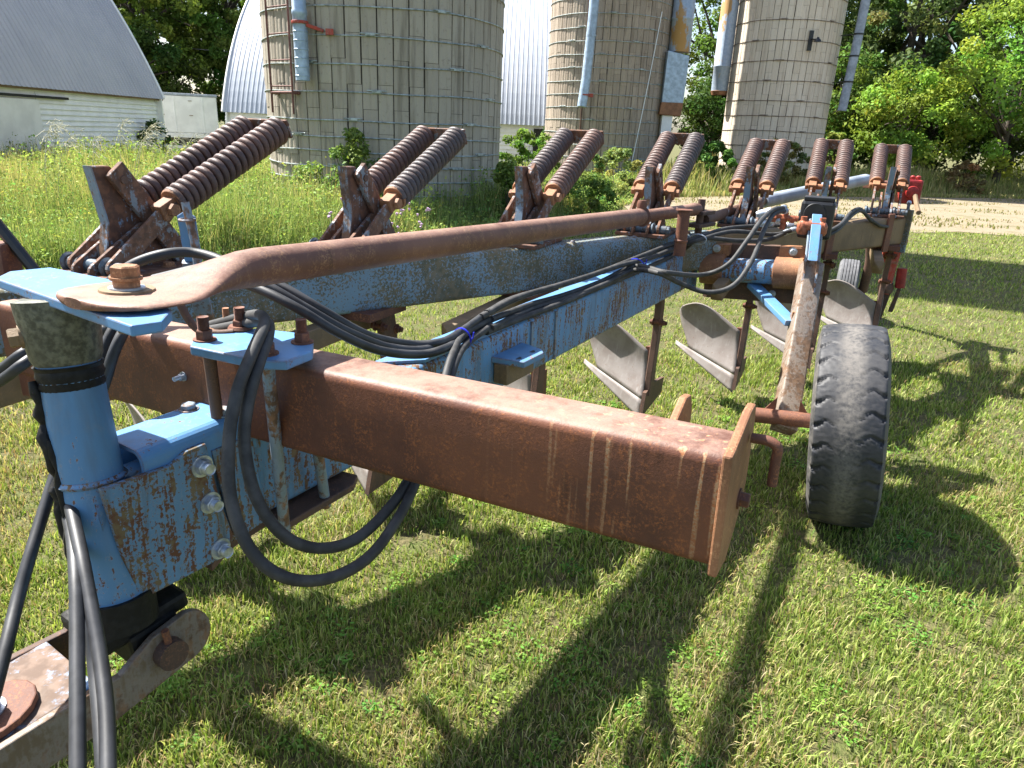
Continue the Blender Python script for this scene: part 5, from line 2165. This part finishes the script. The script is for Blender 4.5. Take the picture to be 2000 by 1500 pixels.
# ---- hydraulic hoses
HOSES = {
    'loop1': [(-0.755,1.656,1.173),(-0.675,1.604,1.206),(-0.605,1.55,1.235),(-0.538,1.455,1.264),(-0.5,1.372,1.269),(-0.489,1.266,1.24),(-0.499,1.203,1.181),(-0.501,1.153,1.102),(-0.488,1.111,1.012),(-0.448,1.082,0.93),(-0.392,1.084,0.878),(-0.329,1.127,0.849),(-0.272,1.2,0.846),(-0.231,1.285,0.875),(-0.204,1.383,0.913),(-0.19,1.605,0.939),(-0.186,1.838,0.998),(-0.174,1.959,1.042),(-0.162,2.188,1.032),(-0.082,2.418,1.033)],
    'loop2': [(-0.746,1.633,1.17),(-0.667,1.58,1.198),(-0.582,1.517,1.23),(-0.522,1.45,1.25),(-0.491,1.364,1.247),(-0.479,1.268,1.218),(-0.485,1.215,1.157),(-0.484,1.181,1.09),(-0.459,1.15,1.003),(-0.415,1.145,0.93),(-0.363,1.172,0.885),(-0.308,1.229,0.866),(-0.26,1.299,0.884),(-0.221,1.395,0.917),(-0.2,1.636,0.939),(-0.176,1.843,0.982),(-0.161,1.955,1.029),(-0.145,2.184,1.012),(-0.079,2.367,1.021)],
    'cross1': [(-1.012,1.715,1.25),(-0.979,1.726,1.281),(-0.935,1.736,1.31),(-0.875,1.754,1.33),(-0.82,1.796,1.329),(-0.731,1.769,1.314),(-0.612,1.713,1.273),(-0.515,1.714,1.217),(-0.425,1.754,1.151),(-0.341,1.867,1.08),(-0.255,1.962,1.049),(-0.191,2.149,1.031),(-0.115,2.378,1.037)],
    'cross2': [(-0.995,1.92,1.23),(-0.807,1.884,1.28),(-0.667,1.799,1.277),(-0.581,1.768,1.252),(-0.479,1.769,1.193),(-0.389,1.829,1.122),(-0.3,1.967,1.062),(-0.217,2.018,1.057),(-0.171,2.193,1.043),(-0.1,2.409,1.053)],
    'cross3': [(-0.763,1.777,1.275),(-0.636,1.71,1.265),(-0.531,1.685,1.225),(-0.441,1.714,1.159),(-0.356,1.797,1.092),(-0.263,1.909,1.05),(-0.197,1.974,1.052),(-0.164,2.223,1.014),(-0.097,2.373,1.011)],
    'run1': [(-0.114,2.348,1.055),(-0.013,2.522,1.078),(0.103,2.725,1.078),(0.236,2.919,1.078),(0.386,3.14,1.088),(0.588,3.433,1.112),(0.799,3.767,1.128),(0.925,3.774,1.165),(1.142,3.978,1.201),(1.401,4.089,1.213),(1.545,4.092,1.221)],
    'run2': [(-0.098,2.375,1.063),(-0.014,2.602,1.064),(0.144,2.764,1.082),(0.308,3.022,1.084),(0.461,3.202,1.103),(0.64,3.447,1.105),(0.832,3.784,1.111),(0.932,3.751,1.158),(1.156,3.922,1.192),(1.396,3.971,1.18),(1.54,4.033,1.206)],
    'run3': [(-0.081,2.392,1.036),(0.045,2.621,1.037),(0.191,2.829,1.037),(0.359,3.068,1.049),(0.544,3.288,1.089),(0.64,3.056,1.108),(0.87,3.342,1.053),(0.974,3.309,1.109),(1.059,3.347,1.216),(1.158,3.484,1.302),(1.288,3.708,1.336),(1.414,3.917,1.328)],
    'run4': [(-0.078,2.339,1.02),(0.046,2.601,1.022),(0.189,2.781,1.031),(0.354,3.012,1.042),(0.529,3.253,1.074),(0.608,3.057,1.104),(0.74,3.178,1.039),(0.862,3.167,1.007),(0.976,3.179,1.04),(1.07,3.267,1.139),(1.172,3.468,1.257),(1.289,3.7,1.314),(1.423,3.912,1.313)],
    'run5': [(-0.094,2.323,1.009),(0.027,2.523,1.013),(0.188,2.754,1.025),(0.382,3.063,1.039),(0.618,3.431,1.057),(0.883,3.884,1.079),(0.965,3.805,1.162),(1.17,3.855,1.153),(1.351,3.91,1.159),(1.498,4.029,1.193)],
    'left1': [(-1.236,1.51,1.061),(-1.153,1.502,1.099),(-1.095,1.495,1.138),(-1.077,1.542,1.151),(-1.07,1.626,1.148),(-1.009,1.652,1.163),(-0.937,1.64,1.188)],
    'left2': [(-1.22,1.482,1.042),(-1.138,1.475,1.082),(-1.08,1.468,1.122),(-1.068,1.515,1.135),(-1.068,1.6,1.134),(-1.021,1.626,1.15),(-0.966,1.633,1.17)],
    'drop1': [(-0.892,1.717,1.255),(-0.901,1.635,1.235),(-0.906,1.56,1.202),(-0.919,1.522,1.154),(-0.942,1.491,1.066),(-0.974,1.459,0.978),(-0.977,1.391,0.934),(-0.976,1.309,0.854),(-0.966,1.238,0.801),(-0.954,1.164,0.744),(-0.926,1.074,0.698),(-0.9,0.964,0.626)],
    'drop2': [(-0.879,1.638,1.241),(-0.874,1.538,1.2),(-0.888,1.499,1.15),(-0.921,1.491,1.067),(-0.982,1.504,0.984),(-1.002,1.451,0.955),(-0.94,1.342,0.947),(-0.843,1.206,0.92),(-0.772,1.108,0.884),(-0.723,1.038,0.838),(-0.675,0.968,0.789),(-0.627,0.89,0.748),(-0.575,0.789,0.703)],
    'drop3': [(-1.016,1.443,0.933),(-0.938,1.324,0.897),(-0.829,1.175,0.894),(-0.77,1.081,0.869),(-0.728,1.001,0.823),(-0.681,0.908,0.769),(-0.621,0.789,0.701)],
    'drop4': [(-1.021,1.458,0.913),(-0.923,1.317,0.877),(-0.825,1.179,0.846),(-0.758,1.083,0.814),(-0.718,1.013,0.737),(-0.671,0.934,0.692),(-0.613,0.834,0.649)],
    'rear': [(1.776,4.278,1.149),(1.939,4.403,1.201),(2.143,4.738,1.25),(2.298,4.953,1.258),(2.412,5.036,1.193),(2.55,5.121,1.133),(2.749,5.332,1.13),(2.936,5.565,1.187),(3.065,5.802,1.258)],
    'rear2': [(1.776,4.272,1.132),(1.925,4.392,1.171),(2.138,4.728,1.222),(2.305,4.949,1.245),(2.427,5.029,1.173)],
}
OLD = ('run1', 'run2', 'run3', 'run4', 'run5', 'loop1', 'loop2', 'rear', 'rear2')
for nm, pts in HOSES.items():
    m = MB()
    thick = .0125 if nm.startswith(('drop', 'left', 'cross')) else .0115
    sp = spline(pts, 7)
    m.tube(sp, thick, 10)
    h = m.build('hydraulic_hose', MAT['hose_old'] if nm in OLD else MAT['hose'], plow)
    if nm in ('run1', 'run2', 'run3', 'run4', 'run5', 'rear'):
        m = MB()
        e = sp[-1]; d = (sp[-1] - sp[-3]).normalized()
        m.lathe(e - d * .04, d, [(0, .014), (.004, .017), (.035, .017), (.04, .012)], 12)
        m.build('hose_end', MAT['zinc'], h)


def tie(center, axis, rx, name='cable_tie', mat='tie', tail=True):
    c = V3(center); d = V3(axis).normalized(); x = d.cross(Z).normalized(); y = x.cross(d)
    m = MB()
    pts = [c + x * (rx[0] * cos(a)) + y * (rx[1] * sin(a)) for a in np.linspace(0, 2 * pi, 17)]
    m.tube(pts, .0032, 6)
    if tail:
        m.tube([c + x * rx[0], c + x * (rx[0] + .01) + y * .012, c + x * (rx[0] + .012) + y * .03], .0026, 5)
    m.build(name, MAT[mat], plow)


def mean(*ps):
    return sum((V3(p) for p in ps), V3((0, 0, 0))) / len(ps)


tie(mean(HOSES['loop1'][-2], HOSES['loop2'][-2], HOSES['cross1'][-2], HOSES['cross3'][-2]), bD, (.034, .034))
tie(mean(HOSES['run1'][5], HOSES['run3'][4], HOSES['run4'][4]), bD, (.040, .026))
tie(mean(HOSES['run1'][7], HOSES['run2'][7], HOSES['run5'][6]), bD, (.045, .026), 'cable_tie', 'zinc', False)
